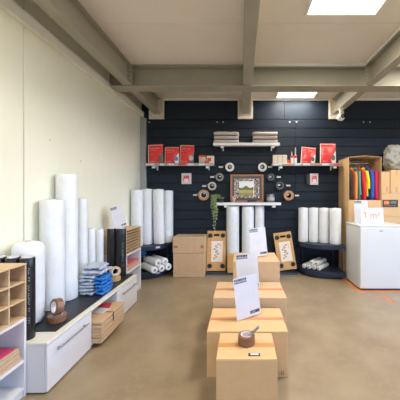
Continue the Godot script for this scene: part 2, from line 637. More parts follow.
func room():
	var RX := 4.6
	var FZ := 4.2
	structure("floor", limbox(LEFT - 0.2, RX + 0.2, -0.1, 0.0, -FZ - 0.2, BACK + 0.25, 0.0), M.floor)
	# ceiling: a deck with insulated panels under it
	var c := structure("ceiling", limbox(LEFT - 0.2, RX + 0.2, CEIL + 0.02, CEIL + 0.14, -FZ - 0.2, BACK + 0.25, 0.0), M.ceiling)
	var xs := [LEFT, -1.55, 0.09, 1.76, 3.4, RX]
	var ds := [-FZ, -3.2, -1.2, 0.8, 2.8, 3.79, BACK]
	for i in xs.size() - 1:
		for j in ds.size() - 1:
			mi("panel", limbox(xs[i] + 0.002, xs[i + 1] - 0.002, CEIL, CEIL + 0.02, ds[j] + 0.002, ds[j + 1] - 0.002, 0.002), M.ceiling, c)
	# left wall with its tall panels, cable duct and screws
	var wl := structure("wall_left", limbox(LEFT - 0.2, LEFT - 0.03, 0, CEIL, -FZ - 0.2, BACK + 0.2, 0.0), M.joint)
	for e in [[-FZ, 0.09], [0.1, 2.283], [2.295, BACK]]:
		mi("panel", limbox(LEFT - 0.03, LEFT, 0, CEIL, e[0], e[1], 0.002), M.cream, wl)
	for p in [[1.93, 2.60], [1.79, 3.10], [1.93, 3.62], [1.79, 4.2]]:
		var st := begin()
		add_lathe(st, [Vector2(0.008, 0), Vector2(0.006, 0.003), Vector2(0, 0.004)], 8, Transform3D(Basis(Vector3.BACK, -PI / 2), V(LEFT, p[0], p[1])))
		mi("screw", st.commit(), M.bolt, wl)
	var st2 := begin()
	lim(st2, LEFT, LEFT + 0.045, 2.83, 2.935, -FZ, BACK, 0.004)
	structure("trim_1", st2.commit(), M.cream_trim, Vector3.ZERO, "cream cable duct running along the left wall", "trim")
	structure("baseboard_left", limbox(LEFT, LEFT + 0.012, 0, 0.08, -FZ, BACK, 0.002), M.cream_trim)
	var po := begin()
	lim(po, LEFT, LEFT + 0.1, 0, 2.81, BACK - 0.07, BACK, 0.004)
	lim(po, LEFT + 0.028, LEFT + 0.072, 2.50, 2.74, BACK - 0.09, BACK - 0.07, 0.004)
	structure("trim_2", po.commit(), M.grey_post, Vector3.ZERO, "grey metal corner post beside the dark slat wall", "trim")
	# back wall: dark horizontal slats, with upper panels
	var wb := structure("wall_back", limbox(LEFT - 0.2, RX + 0.2, 0, CEIL, BACK + 0.02, BACK + 0.2, 0.0), M.slat_gap)
	var pitch := 0.1685
	var top := 2.80
	for k in 17:
		var y1 := top - k * pitch
		var y0 := maxf(y1 - pitch + 0.009, 0.0)
		if y1 < 0.03: break
		for e in [[LEFT, 1.0], [1.003, 3.4], [3.403, RX]]:
			mi("plank", limbox(e[0], e[1], y0, y1, BACK, BACK + 0.02, 0.003), M.slat, wb)
	for e in [[LEFT, -1.70], [-1.42, -0.04], [0.20, 0.80], [0.804, 1.64], [1.88, RX]]:
		mi("upper_panel", limbox(e[0], e[1], top + 0.006, CEIL, BACK - 0.004, BACK + 0.02, 0.002), M.slat, wb)
	for x in [-0.44, -0.33, 0.90, 1.03, -1.70, 2.27, 2.39]:
		var st := begin()
		add_lathe(st, [Vector2(0.012, 0), Vector2(0.009, 0.004), Vector2(0, 0.006)], 10, Transform3D(Basis(Vector3.RIGHT, PI / 2), V(x, 2.752, BACK)))
		mi("screw", st.commit(), M.white_trim, wb)
	# pale trims: along the top of the back wall and round the beam ends
	var tb := begin()
	for e in [[LEFT, -1.70], [-1.42, -0.04], [0.20, 1.64], [1.88, RX]]:
		lim(tb, e[0], e[1], CEIL - 0.035, CEIL, BACK - 0.03, BACK - 0.004, 0.003)
	structure("trim_3", tb.commit(), M.white_trim, Vector3.ZERO, "pale strip along the top of the dark back wall", "trim")
	var n := 4
	for x in [-1.56, 0.08, 1.76]:
		var tf := begin()
		for s in [-1, 1]: lim(tf, x + s * 0.12 - 0.02, x + s * 0.12 + 0.02, 2.805, CEIL, BACK - 0.02, BACK + 0.02, 0.003)
		lim(tf, x - 0.10, x + 0.10, 2.805, 2.86, BACK - 0.02, BACK + 0.02, 0.003)
		lim(tf, x - 0.10, x + 0.10, 2.86, CEIL, BACK + 0.005, BACK + 0.02, 0.003)
		structure("trim_%d" % n, tf.commit(), M.ceiling, Vector3.ZERO, "pale frame round a beam end in the dark back wall", "trim")
		n += 1
	# white edge strips of the ceiling in the right bay
	var tr := begin()
	lim(tr, 0.15, 1.69, CEIL - 0.03, CEIL, 3.64, 3.68, 0.003)
	lim(tr, 1.83, 3.33, CEIL - 0.03, CEIL, 3.64, 3.68, 0.003)
	lim(tr, 1.66, 1.69, CEIL - 0.03, CEIL, 0.6, 3.64, 0.003)
	structure("trim_7", tr.commit(), M.white_trim, Vector3.ZERO, "white edge strip of the ceiling beside the beams", "trim")
	# steel beams
	var y0b := 2.90
	var hb := CEIL - y0b
	var names := ["grey steel ceiling beam running beside the cream wall", "grey steel ceiling beam running to the middle of the dark wall", "grey steel ceiling beam running to the white dome camera"]
	var k2 := 0
	for x in [-1.55, 0.09, 1.76]:
		var b = i_beam("steel_beam", names[k2] + ", window side of the cross beam", x, -FZ, 3.675, y0b, CEIL, 0.12)
		end_plate(b, -((3.675 + FZ) / 2) + 0.008, 1.0, 0.12, hb)
		i_beam("steel_beam", names[k2] + ", behind the cross beam", x, 3.90, BACK - 0.005, y0b, CEIL, 0.12)
		k2 += 1
	i_beam("steel_beam", "grey steel ceiling beam over the right side of the shop", 3.4, -FZ, 3.675, y0b, CEIL, 0.12)
	var cb := thing("steel_cross_beam", "wide grey steel beam crossing the whole ceiling", "beam", V((LEFT + RX) / 2, 2.885, 3.787), 0.0, "grey steel ceiling beams")
	var L := RX - LEFT
	mi("bottom_flange", box(L, 0.016, 0.215, 0.002), M.steel, cb, Vector3(0, 0.008, 0))
	mi("top_flange", box(L, 0.016, 0.215, 0.002), M.steel, cb, Vector3(0, CEIL - 2.885 - 0.008, 0))
	mi("web", box(L, CEIL - 2.885 - 0.032, 0.014, 0.001), M.steel, cb, Vector3(0, (CEIL - 2.885) / 2, 0))
	# right and front walls, out of view; windows placed to light the room
	windowed("wall_right", "window_1", true, RX, -2.0, 4.4, 0.45, 2.80, -FZ - 0.2, BACK + 0.2)
	windowed("wall_front", "window_2", false, FZ, -1.3, 2.6, 0.9, 2.4, LEFT, RX)
	# lights
	ceiling_panel(0.625, 1.33, 1.96, 2.66, "square white ceiling light panel between the middle and right beams, window side")
	ceiling_panel(0.62, 1.33, 4.60, 4.92, "oblong white ceiling light panel close to the dark back wall")
	ceiling_panel(-0.95, -0.35, 0.45, 1.05, "unseen square ceiling light panel out of view, placed to light the upper cream wall")  # out of view, placed to light the upper left wall
	ceiling_panel(2.3, 2.9, 2.75, 3.35, "unseen square ceiling light panel out of view beyond the right beam, lights the right side")  # unseen panel past the frame edge, lights the right bay

func windowed(called: String, win: String, side: bool, at: float, a0: float, a1: float, y0: float, y1: float, full0: float, full1: float):
	# side: wall across x at "at" (a = d), else wall across z at z = "at" (a = x)
	var st := begin()
	var put := func(s: SurfaceTool, p0: float, p1: float, q0: float, q1: float, t0: float, t1: float):
		if side: lim(s, at + t0, at + t1, q0, q1, p0, p1, 0.001)
		else: lim(s, p0, p1, q0, q1, -at - t1, -at - t0, 0.001)
	put.call(st, full0, a0, 0.0, CEIL, 0.0, 0.2)
	put.call(st, a1, full1, 0.0, CEIL, 0.0, 0.2)
	put.call(st, a0, a1, 0.0, y0, 0.0, 0.2)
	put.call(st, a0, a1, y1, CEIL, 0.0, 0.2)
	structure(called, st.commit(), M.cream)
	var w := Node3D.new()
	w.name = win
	add_child(w)
	tag(w, "large unseen window with dark metal frame, lets daylight into the shop", "window", "", "structure")
	var fr := begin()
	var n := 4
	for k in n + 1:
		var a := lerpf(a0, a1, float(k) / n)
		put.call(fr, clampf(a - 0.03, a0, a1), clampf(a + 0.03, a0, a1), y0, y1, 0.06, 0.12)
	for y in [y0, y1 - 0.06]:
		put.call(fr, a0, a1, y, y + 0.06, 0.06, 0.12)
	mi("window_frame", fr.commit(), M.window_frame, w)
	for k in n:
		var g := begin()
		put.call(g, lerpf(a0, a1, float(k) / n) + 0.03, lerpf(a0, a1, float(k + 1) / n) - 0.03, y0 + 0.06, y1 - 0.06, 0.086, 0.092)
		mi("pane", g.commit(), M.glass, w)

# ---------------------------------------------------------------- things
func carton(called: String, label: String, group: String, x0: float, x1: float, y0: float, y1: float, d0: float, d1: float, m: Material, tape: Material = null, along_x := true, turn := 0.0) -> Node3D:
	var t := thing(called, label, "cardboard box", V((x0 + x1) / 2, y0, (d0 + d1) / 2), turn, group)
	var w := x1 - x0
	var h := y1 - y0
	var l := d1 - d0
	mi("body", box(w, h - 0.006, l, 0.004), m, t, Vector3(0, (h - 0.006) / 2, 0))
	for s in [-1, 1]:
		if along_x: mi("flap", box(w - 0.002, 0.006, l / 2 - 0.003, 0.002), m, t, Vector3(0, h - 0.003, s * (l / 4 + 0.0005)))
		else: mi("flap", box(w / 2 - 0.003, 0.006, l - 0.002, 0.002), m, t, Vector3(s * (w / 4 + 0.0005), h - 0.003, 0))
	if tape != null:
		var st := begin()
		var tw := 0.05
		if along_x:
			add_box(st, Vector3(0, h + 0.0006, 0), Vector3(w + 0.002, 0.0012, tw), 0.0002)
			for s in [-1, 1]: add_box(st, Vector3(s * (w / 2 + 0.0006), h - 0.035, 0), Vector3(0.0012, 0.07, tw), 0.0002)
		else:
			add_box(st, Vector3(0, h + 0.0006, 0), Vector3(tw, 0.0012, l + 0.002), 0.0002)
			for s in [-1, 1]: add_box(st, Vector3(0, h - 0.035, s * (l / 2 + 0.0006)), Vector3(tw, 0.07, 0.0012), 0.0002)
		mi("packing_tape", st.commit(), tape, t)
	return t

func film_roll(called: String, label: String, group: String, at: Vector3, r: float, h: float, film: Material, seed_ := 1, rc := 0.026, axis := Vector3.UP, soft := 0.012, core: Material = null) -> Node3D:
	var t := thing(called, label, "roll", at, 0.0, group)
	if axis != Vector3.UP:
		t.basis = Basis(Quaternion(Vector3.UP, axis.normalized()))
	var rng := RandomNumberGenerator.new()
	rng.seed = seed_
	var ph := rng.randf() * TAU
	var ph2 := rng.randf() * TAU
	var wob := func(a: float, y: float) -> float:
		var lap := fposmod(a - ph, TAU) / TAU
		return 1.0 + 0.05 * (lap - 0.5) * 0.6 + 0.012 * sin(a * 3.0 + ph2 + y * 2.5) + 0.008 * sin(a * 7.0 + y * 9.0 + ph)
	var n := 9
	var prof := [Vector2(rc, 0.0), Vector2(r - soft, 0.0), Vector2(r - soft * 0.3, soft * 0.3), Vector2(r, soft)]
	for k in range(1, n): prof.append(Vector2(r, lerpf(soft, h - soft, float(k) / n)))
	prof.append_array([Vector2(r, h - soft), Vector2(r - soft * 0.3, h - soft * 0.3), Vector2(r - soft, h), Vector2(rc, h)])
	mi("film", lathe(prof, 40, wob), film, t)
	mi("core", lathe([Vector2(rc - 0.005, 0.0), Vector2(rc - 0.005, h + 0.008), Vector2(rc + 0.001, h + 0.008), Vector2(rc + 0.001, h - 0.02)], 20), core if core != null else M.core, t)
	return t

func tape_roll(label: String, group: String, at: Vector3, r: float, h: float, tape: Material, core: Material, basis := Basis.IDENTITY, hole := 0.6) -> Node3D:
	var t := thing("tape_roll", label, "tape roll", at, 0.0, group)
	t.basis = basis
	var ri := r * hole
	var b := 0.003
	mi("tape", lathe([Vector2(ri, -h / 2), Vector2(r - b, -h / 2), Vector2(r, -h / 2 + b), Vector2(r, h / 2 - b), Vector2(r - b, h / 2), Vector2(ri, h / 2)], 32), tape, t)
	mi("core", lathe([Vector2(ri, -h / 2 - 0.001), Vector2(ri, h / 2 + 0.001), Vector2(ri - 0.006, h / 2 + 0.001), Vector2(ri - 0.006, -h / 2 - 0.001), Vector2(ri, -h / 2 - 0.001)], 28), core, t)
	return t

func sign_sheet(called: String, label: String, at: Vector3, w: float, h: float, face: Vector3, lean: float, roll: float, seed_: int) -> Node3D:
	var t := thing(called, label, "sign", at + Vector3(0, w / 2 * sin(absf(roll)) + 0.002, 0), atan2(face.x, face.z))
	t.rotate_object_local(Vector3.BACK, roll)
	t.rotate_object_local(Vector3.RIGHT, -lean)
	mi("sheet", sheet(w, h, 0.002, 0.006), img_mat(sheet_image(seed_), 0.6), t)
	# the small easel strut that holds it up
	var st := begin()
	add_pipe(st, [Vector3(0, h * 0.5, -0.006), Vector3(0, 0.006 + (0.07 + h * 0.12) * tan(lean), -0.07 - h * 0.12)], 0.003, 6)
	mi("strut", st.commit(), M.paper, t)
	return t

func cubby_unit(d0: float, d1: float, ytop: float, ymid: float, rows: int, dividers: Array, shelf_y: float, label: String, box_label: String):
	# white open bookcase with a plywood pigeonhole box standing on it; both face the room
	var xf := -1.5
	var xb := LEFT + 0.015
	var t := thing("white_bookcase", label, "shelf", V((xf + xb) / 2, 0, (d0 + d1) / 2))
	var o := -t.position
	var pm := func(called: String, parent: Node, a: Array, m: Material, off: Vector3):
		mi(called, limbox(a[0], a[1], a[2], a[3], a[4], a[5], 0.0015), m, parent, off)
	pm.call("side_panel", t, [xb, xf, 0, ymid, d0, d0 + 0.018], M.white_board, o)
	pm.call("side_panel", t, [xb, xf, 0, ymid, d1 - 0.018, d1], M.white_board, o)
	pm.call("top_board", t, [xb, xf, ymid - 0.018, ymid, d0 + 0.018, d1 - 0.018], M.white_board, o)
	pm.call("shelf_board", t, [xb, xf, shelf_y - 0.018, shelf_y, d0 + 0.018, d1 - 0.018], M.white_board, o)
	pm.call("bottom_board", t, [xb, xf, 0.05, 0.068, d0 + 0.018, d1 - 0.018], M.white_board, o)
	pm.call("plinth", t, [xf - 0.03, xf - 0.012, 0, 0.05, d0 + 0.018, d1 - 0.018], M.white_board, o)
	pm.call("back_panel", t, [xb, xb + 0.006, 0.068, ymid - 0.018, d0 + 0.018, d1 - 0.018], M.white_board, o)
	var b := thing("pigeonhole_box", box_label, "organizer", V((xf + xb) / 2, ymid, (d0 + d1) / 2))
	o = -b.position
	var y0 := ymid + 0.001
	var th := 0.010
	pm.call("side_panel", b, [xb, xf, y0, ytop, d0, d0 + th], M.ply, o)
	pm.call("side_panel", b, [xb, xf, y0, ytop, d1 - th, d1], M.ply, o)
	pm.call("top_board", b, [xb, xf + 0.004, ytop, ytop + th, d0, d1], M.ply, o)
	pm.call("back_panel", b, [xb, xb + 0.005, y0, ytop, d0 + th, d1 - th], M.ply, o)
	for k in rows:
		var y := lerpf(y0, ytop, float(k) / rows)
		pm.call("shelf_board", b, [xb + 0.005, xf - 0.002, y, y + (th if rows < 5 else 0.006), d0 + th, d1 - th], M.ply, o)
	for d in dividers:
		pm.call("divider", b, [xb + 0.005, xf - 0.004, y0 + th, ytop, d - th / 2, d + th / 2], M.ply, o)

func flat_bundle(label: String, at: Vector3, w: float, l: float, n: int, th: float, seed_: int, strap: bool):
	# a bundle of folded cartons, w along x and l along z
	var t := thing("bundle_of_folded_cartons", label, "cardboard", at)
	var r := RandomNumberGenerator.new()
	r.seed = seed_
	for k in n:
		var j := Vector3(r.randf_range(-0.006, 0.0), (k + 0.5) * th, r.randf_range(-0.012, 0.012))
		mi("folded_carton", box(w, th - 0.0012, l, 0.003), M.cardboard if k % 2 == 0 else M.cardboard_edge, t, j)
	if strap:
		var st := begin()
		add_box(st, Vector3(0, n * th + 0.0008, 0.02), Vector3(w + 0.006, 0.0016, 0.014), 0.0002)
		add_box(st, Vector3(w / 2 + 0.0015, n * th / 2, 0.02), Vector3(0.0016, n * th, 0.014), 0.0002)
		mi("strap", st.commit(), M.ink, t)
	return t

func low_cabinets():
	var d := [1.893, 2.44, 2.99, 3.53]
	var xf := -1.36
	var xb := LEFT + 0.015
	var labels := ["low white drawer cabinet carrying the brown tape rolls", "low white open cabinet bay holding folded cardboard", "low white drawer cabinet carrying the beige tape rolls"]
	for k in 3:
		var t := thing("low_cabinet", labels[k], "cabinet", V((xf + xb) / 2, 0, (d[k] + d[k + 1]) / 2))
		var o := -t.position
		var a: float = d[k] + 0.0005
		var b: float = d[k + 1] - 0.0005
		var front := xf - (0.02 if k != 1 else 0.0)
		mi("side_panel", limbox(xb, front, 0.012, 0.344, a, a + 0.016, 0.0015), M.white_board, t, o)
		mi("side_panel", limbox(xb, front, 0.012, 0.344, b - 0.016, b, 0.0015), M.white_board, t, o)
		mi("bottom_board", limbox(xb, front, 0.03, 0.046, a + 0.016, b - 0.016, 0.0015), M.white_board, t, o)
		mi("back_panel", limbox(xb, xb + 0.006, 0.046, 0.344, a + 0.016, b - 0.016, 0.0015), M.white_board, t, o)
		for x in [xb + 0.04, xf - 0.06]:
			for z in [a + 0.05, b - 0.05]: mi("foot", limbox(x - 0.015, x + 0.015, 0.0, 0.03, z - 0.015, z + 0.015, 0.002), M.rubber, t, o)
		if k == 1: continue
		var dr := mi("drawer_front", limbox(xf - 0.018, xf, 0.014, 0.338, a + 0.002, b - 0.002, 0.002), M.white_board, t, o)
		var hs := begin()
		var m := (a + b) / 2
		lim(hs, xf + 0.022, xf + 0.032, 0.268, 0.280, m - 0.20, m + 0.20, 0.003)
		for s in [-1, 1]: lim(hs, xf, xf + 0.024, 0.270, 0.278, m + s * 0.16 - 0.004, m + s * 0.16 + 0.004, 0.001)
		mi("handle", hs.commit(), M.metal_grey, dr)
	var tb := limbox(xb, xf + 0.004, 0.345, 0.363, d[0] - 0.003, d[3], 0.002)
	tag(mi("worktop", tb, M.white_edge), "long white worktop lying across the low cabinets", "worktop")
	var bm := limbox(xb + 0.005, -1.402, 0.3635, 0.371, 2.045, d[3] - 0.005, 0.002)
	tag(mi("black_worktop_mat", bm, M.black_mat), "long matt black mat on the white worktop", "mat")

func left_side():
	low_cabinets()
	cubby_unit(1.13, 1.888, 0.915, 0.545, 3, [1.255, 1.38, 1.505, 1.63, 1.753], 0.26, "white open bookcase below the pigeonhole box with square compartments", "plywood pigeonhole box with square compartments beside black film rolls")
	cubby_unit(3.54, 4.05, 0.925, 0.610, 8, [], 0.375, "white open bookcase between the low cabinets and the corner rack", "plywood pigeonhole box with thin slots under a leaning white sign")
	# folded cardboard and prints in the bookcases
	var fb = flat_bundle("stack of folded cardboard with magenta top in bookcase beside low cabinets", V(-1.62, 0.2605, 1.55), 0.22, 0.60, 6, 0.016, 4, false)
	mi("magenta_card", box(0.20, 0.004, 0.56, 0.001), mat(C(206, 66, 110), 0.5), fb, Vector3(-0.005, 6 * 0.016 + 0.002, 0))
	var fb2 = flat_bundle("short stack of folded cardboard with pink top in bookcase near corner rack", V(-1.62, 0.3755, 3.79), 0.22, 0.40, 4, 0.016, 5, false)
	mi("pink_card", box(0.225, 0.03, 0.38, 0.002), mat(C(214, 112, 112), 0.5), fb2, Vector3(0.0, 4 * 0.016 + 0.015, 0))
	for k in 8:  # brown cards set back in each slot make the gaps read dark
		var yk := 0.611 + 0.314 * k / 8.0 + 0.0065
		var w := 0.27 - 0.012 * (k % 3)
		var cs := thing("card_stack", "brown card stack filling a dark gap in the thin-slot box, %s slot up from its floor" % ["lowest", "second", "third", "fourth", "fifth", "sixth", "seventh", "topmost"][k], "cards", V(-1.812 + w / 2, yk, 3.795), 0.0, "brown card stacks in the thin slots")
		for q in 3: mi("card", box(w, 0.0065, 0.475 - 0.01 * q, 0.001), M.card_brown, cs, Vector3(-0.003 * q, 0.0035 + 0.007 * q, 0))
	# bundles in the open bay
	flat_bundle("lower bundle of folded cartons sticking out of the open cabinet bay", V(-1.485, 0.0465, 2.715), 0.43, 0.49, 5, 0.0185, 6, false)
	var ub = flat_bundle("upper bundle of folded cartons with red print in the open cabinet bay", V(-1.49, 0.141, 2.715), 0.43, 0.48, 5, 0.0185, 7, true)
	var st := begin()
	add_box(st, Vector3(0.0, 5 * 0.0185 + 0.0008, -0.10), Vector3(0.24, 0.0016, 0.17), 0.0003, Basis(Vector3.UP, 0.3))
	mi("red_leaflet", st.commit(), mat(C(196, 62, 84), 0.5), ub)
	var st3 := begin()
	add_box(st3, Vector3(0.06, 5 * 0.0185 + 0.0030, -0.01), Vector3(0.17, 0.0016, 0.12), 0.0003, Basis(Vector3.UP, -0.2))
	mi("white_leaflet", st3.commit(), M.paper, ub)
	# rolls standing on the cabinets
	var y := 0.3715
	film_roll("bubble_wrap_roll", "thick white wrap roll with rounded top beside black film rolls", "white rolls on the low cabinets", V(-1.705, y, 2.165), 0.108, 0.655, M.film, 1, 0.02, Vector3.UP, 0.05)
	film_roll("foam_wrap_roll", "tall wide white wrap roll between the thick short roll and the tallest roll", "white rolls on the low cabinets", V(-1.728, y, 2.475), 0.097, 0.985, M.film, 2)
	film_roll("foam_wrap_roll", "tallest white wrap roll on the black mat", "white rolls on the low cabinets", V(-1.732, y, 2.69), 0.095, 1.235, M.film, 3)
	film_roll("foam_wrap_roll", "slim tall white wrap roll behind the pile of plastic bags", "white rolls on the low cabinets", V(-1.765, y, 2.985), 0.062, 0.99, M.film, 4)
	film_roll("stretch_film_roll", "short slim white roll next to the slim tall roll", "white rolls on the low cabinets", V(-1.775, y, 3.19), 0.050, 0.63, M.film, 5)
	film_roll("stretch_film_roll", "short slim white roll next to the black film rolls at cabinet end", "white rolls on the low cabinets", V(-1.775, y, 3.385), 0.050, 0.60, M.film, 6)
	var pm := img_mat(film_print_image(), 0.35)
	var i := 0
	for x in [-1.545, -1.65, -1.755]:
		var r := film_roll("black_stretch_film_roll", ["black stretch film roll with white print beside square pigeonholes", "black stretch film roll behind square pigeonholes, middle of three", "black stretch film roll behind square pigeonholes, against the wall"][i], "black stretch film rolls", V(x, 0.3635, 1.955), 0.047, 0.585, M.black_film, 10 + i, 0.033, Vector3.UP, 0.008, M.core_white)
		if i == 0: mi("print", curved_patch(0.0495, 0.44, 0.55, 1.25), pm, r, Vector3(0, 0.09, 0))
		i += 1
	var labs := ["black stretch film roll beside thin-slot pigeonhole box, nearer the wall", "black stretch film roll beside thin-slot pigeonhole box, nearer the room"]
	i = 0
	for x in [-1.655, -1.53]:
		var r := film_roll("black_stretch_film_roll", labs[i], "black stretch film rolls", V(x, y, 3.455), 0.055, 0.60, M.black_film, 14 + i, 0.033, Vector3.UP, 0.008, M.core_white)
		if i == 1: mi("print", curved_patch(0.0575, 0.34, 0.6, 1.3), pm, r, Vector3(0, 0.1, 0))
		i += 1
	# tape rolls
	tape_roll("brown packing tape roll lying flat on the black mat", "brown tape rolls", V(-1.505, y + 0.026, 2.21), 0.068, 0.05, M.tape_brown, M.core_white)
	var up := Basis(Vector3.UP, -0.55) * Basis(Vector3.RIGHT, PI / 2 - 0.12)
	tape_roll("brown packing tape roll standing upright on another brown roll", "brown tape rolls", V(-1.50, y + 0.052 + 0.067, 2.20), 0.066, 0.05, M.tape_brown, M.core_white, up, 0.68)
	tape_roll("beige packing tape roll lying flat before the black film rolls", "beige tape rolls", V(-1.515, y + 0.026, 3.25), 0.062, 0.05, M.tape_beige, M.core_white)
	tape_roll("beige packing tape roll standing upright on another beige roll", "beige tape rolls", V(-1.51, y + 0.052 + 0.061, 3.24), 0.060, 0.048, M.tape_beige, M.core_white, Basis(Vector3.UP, 0.75) * Basis(Vector3.RIGHT, PI / 2 - 0.1), 0.68)
	# folded plastic bags
	var r2 := RandomNumberGenerator.new()
	r2.seed = 33
	var yy := y
	for k in 6:
		var h := 0.034
		var m := soft_box(Vector3(0.145 + r2.randf_range(-0.010, 0.010), h - 0.009, 0.23), 20, 0.012, 0.015, 20.0, 100 + k, Vector3(1, 0.6, 1))
		tag(mi("folded_plastic_bag", m, M.grey_bag, null, V(-1.578 + r2.randf_range(-0.006, 0.006), yy + h / 2 + 0.003, 2.86), Vector3(0, r2.randf_range(-0.05, 0.05), 0)), "grey folded plastic bag, %s layer up in the grey pile on the mat" % ["lowest", "second", "third", "fourth", "fifth", "sixth"][k], "plastic bag", "grey folded bags")
		yy += h
	yy = y
	for k in 5:
		var h := 0.036
		var m := soft_box(Vector3(0.092, h - 0.010, 0.20), 20, 0.012, 0.015, 20.0, 120 + k, Vector3(1, 0.6, 1))
		tag(mi("folded_plastic_bag", m, M.blue_bag, null, V(-1.448 + r2.randf_range(-0.005, 0.005), yy + h / 2 + 0.003, 2.85), Vector3(0, r2.randf_range(-0.06, 0.06), 0)), "bright blue folded plastic bag, %s layer up in the blue pile" % ["lowest", "second", "third", "fourth", "fifth"][k], "plastic bag", "blue folded bags")
		yy += h
	yy = y + 6 * 0.034 + 0.006
	for k in 2:
		var h := 0.032
		var m := soft_box(Vector3(0.215 - 0.03 * k, h - 0.008, 0.235 - 0.03 * k), 22, 0.012, 0.024, 18.0, 140 + k, Vector3(1, 0.6, 1))
		tag(mi("folded_plastic_bag", m, M.grey_bag, null, V(-1.53, yy + h / 2 + 0.006 + 0.014 * k, 2.87), Vector3(0, 0.1 * k, -0.05)), ["grey folded plastic bag bridging the grey and blue piles", "crumpled grey plastic bag on the very top of the pile"][k], "plastic bag", "grey folded bags")
		yy += h
	# leaning sign on the far pigeonhole box
	sign_sheet("paper_sign", "white printed paper sign leaning on thin-slot pigeonhole box", V(-1.615, 0.938, 3.64), 0.20, 0.30, Vector3(0.92, 0, 0.39), 0.10, 0.20, 300)

func centre_boxes():
	var g := "cartons in a row on the shop floor"
	var b1 := carton("cardboard_box", "small cardboard box carrying the tape roll and knife", g, -0.159, 0.2325, 0, 0.353, 1.72, 2.05, M.cardboard_new, M.tape_strip)
	var lb := begin()
	add_box(lb, Vector3(0.05, 0.3536, 0.115), Vector3(0.078, 0.0012, 0.034), 0.0002)
	mi("label_border", lb.commit(), M.ink, b1)
	var lb2 := begin()
	add_box(lb2, Vector3(0.052, 0.3546, 0.112), Vector3(0.054, 0.0012, 0.018), 0.0002)
	mi("label_paper", lb2.commit(), M.paper, b1)
	var b2 := carton("cardboard_box", "wide low cardboard box behind the small one, carrying a paper sign", g, -0.262, 0.361, 0, 0.353, 2.07, 2.50, M.cardboard_new, M.tape_red)
	var g2 := mi("print", text_mesh("-G", 0.04, 0.001), M.ink, b2, Vector3(0.262, 0.036, 0.2157))
	tag(g2, "small black letter print")
	carton("cardboard_box", "widest cardboard box between the low wide box and the tall one", g, -0.264, 0.434, 0, 0.428, 2.55, 3.02, M.cardboard, M.tape_red)
	carton("cardboard_box", "tall plain cardboard box furthest back in the floor row", g, -0.09, 0.44, 0, 0.643, 3.06, 3.55, M.cardboard, null)
	sign_sheet("paper_sign", "white printed paper sign standing on the wide low box", V(0.069, 0.3555, 2.29), 0.235, 0.345, Vector3(0.50, 0, 0.87), 0.06, 0.07, 310)
	sign_sheet("paper_sign", "white printed paper sign standing on the widest box", V(0.078, 0.431, 2.74), 0.228, 0.365, Vector3(0.2, 0, 0.98), 0.05, 0.05, 320)
	sign_sheet("paper_sign", "white printed paper sign standing on the tall box", V(0.225, 0.645, 3.29), 0.215, 0.345, Vector3(0.3, 0, 0.95), 0.06, 0.07, 330)
	# tape and knife
	tape_roll("brown packing tape roll lying on the small cardboard box", "brown tape rolls", V(0.038, 0.354 + 0.032, 1.905), 0.060, 0.062, M.tape_brown, M.core_white, Basis.IDENTITY, 0.66)
	var t := thing("box_cutter", "grey box cutter leaning in the brown tape roll", "knife", V(0.038, 0.3555, 1.905))
	var dir := Vector3(0.80, 0.80, 0.1).normalized()
	t.position += Vector3(-0.026, 0.010, 0)
	t.basis = Basis(Quaternion(Vector3.UP, dir))
	var st := begin()
	add_box(st, Vector3(0, 0.105, 0), Vector3(0.012, 0.11, 0.024), 0.004)
	add_box(st, Vector3(0, 0.15, 0.0), Vector3(0.015, 0.03, 0.027), 0.005)
	mi("handle", st.commit(), M.metal_grey, t)
	mi("blade", box(0.002, 0.05, 0.016, 0.0004), M.chrome, t, Vector3(0, 0.026, 0))
	mi("slider", box(0.016, 0.018, 0.010, 0.002), M.rubber, t, Vector3(0, 0.1, 0))

func quarter(cx: float, a: float, b: float, d_back: float, n := 2.4) -> PackedVector2Array:
	# quarter-round outline in a corner at (cx, d_back); a towards the room's middle (signed), b towards the camera
	var p := PackedVector2Array([Vector2(cx, d_back)])
	for k in 15:
		var t := PI / 2 * k / 14.0
		p.append(Vector2(cx + a * pow(maxf(sin(t), 0), 2.0 / n), d_back - b * pow(maxf(cos(t), 0), 2.0 / n)))
	return p

func corner_rack(label: String, cx: float, a: float, b: float, top_y: float):
	var t := thing("corner_rack", label, "rack", V(cx, 0, BACK - 0.02))
	var o := -t.position
	for y in [0.13, top_y]:
		var s := mi("shelf", slab(quarter(cx, a, b, BACK - 0.02), y - 0.025, y - 0.008), M.rack, t, o)
		# raised rim round the curved edge
		var pts := quarter(cx, a, b, BACK - 0.02)
		var st := begin()
		for k in range(1, pts.size() - 1):
			var p0 := pts[k]
			var p1 := pts[k + 1]
			var dir := p1 - p0
			var mid := (p0 + p1) / 2
			var an := atan2(dir.y, dir.x)
			add_box(st, V(mid.x, y - 0.044, mid.y), Vector3(dir.length() + 0.006, 0.07, 0.010), 0.002, Basis(Vector3.UP, an))
		mi("rim", st.commit(), M.rack_navy, s)
		var q := pts[8]
		var lb := begin()
		var d8 := pts[9] - pts[7]
		add_box(lb, V(q.x, y - 0.040, q.y) + Basis(Vector3.UP, atan2(d8.y, d8.x)) * Vector3(0, 0, 0.007), Vector3(0.075, 0.03, 0.003), 0.0005, Basis(Vector3.UP, atan2(d8.y, d8.x)))
		mi("price_label", lb.commit(), M.paper, s)
	var ft := begin()
	var base := quarter(cx + signf(a) * 0.03, a * 0.92, b * 0.92, BACK - 0.02)
	mi("plinth", slab(base, 0.0, 0.104), M.rack, t, o)
	for p in [[0.06, 0.1], [0.86, 0.1], [0.05, 0.9]]:
		mi("post", pipe([V(cx + a * p[0], 0.123, BACK - 0.02 - b * p[1]), V(cx + a * p[0], top_y - 0.025, BACK - 0.02 - b * p[1])], 0.011, 8), M.rack, t, o)
	return t

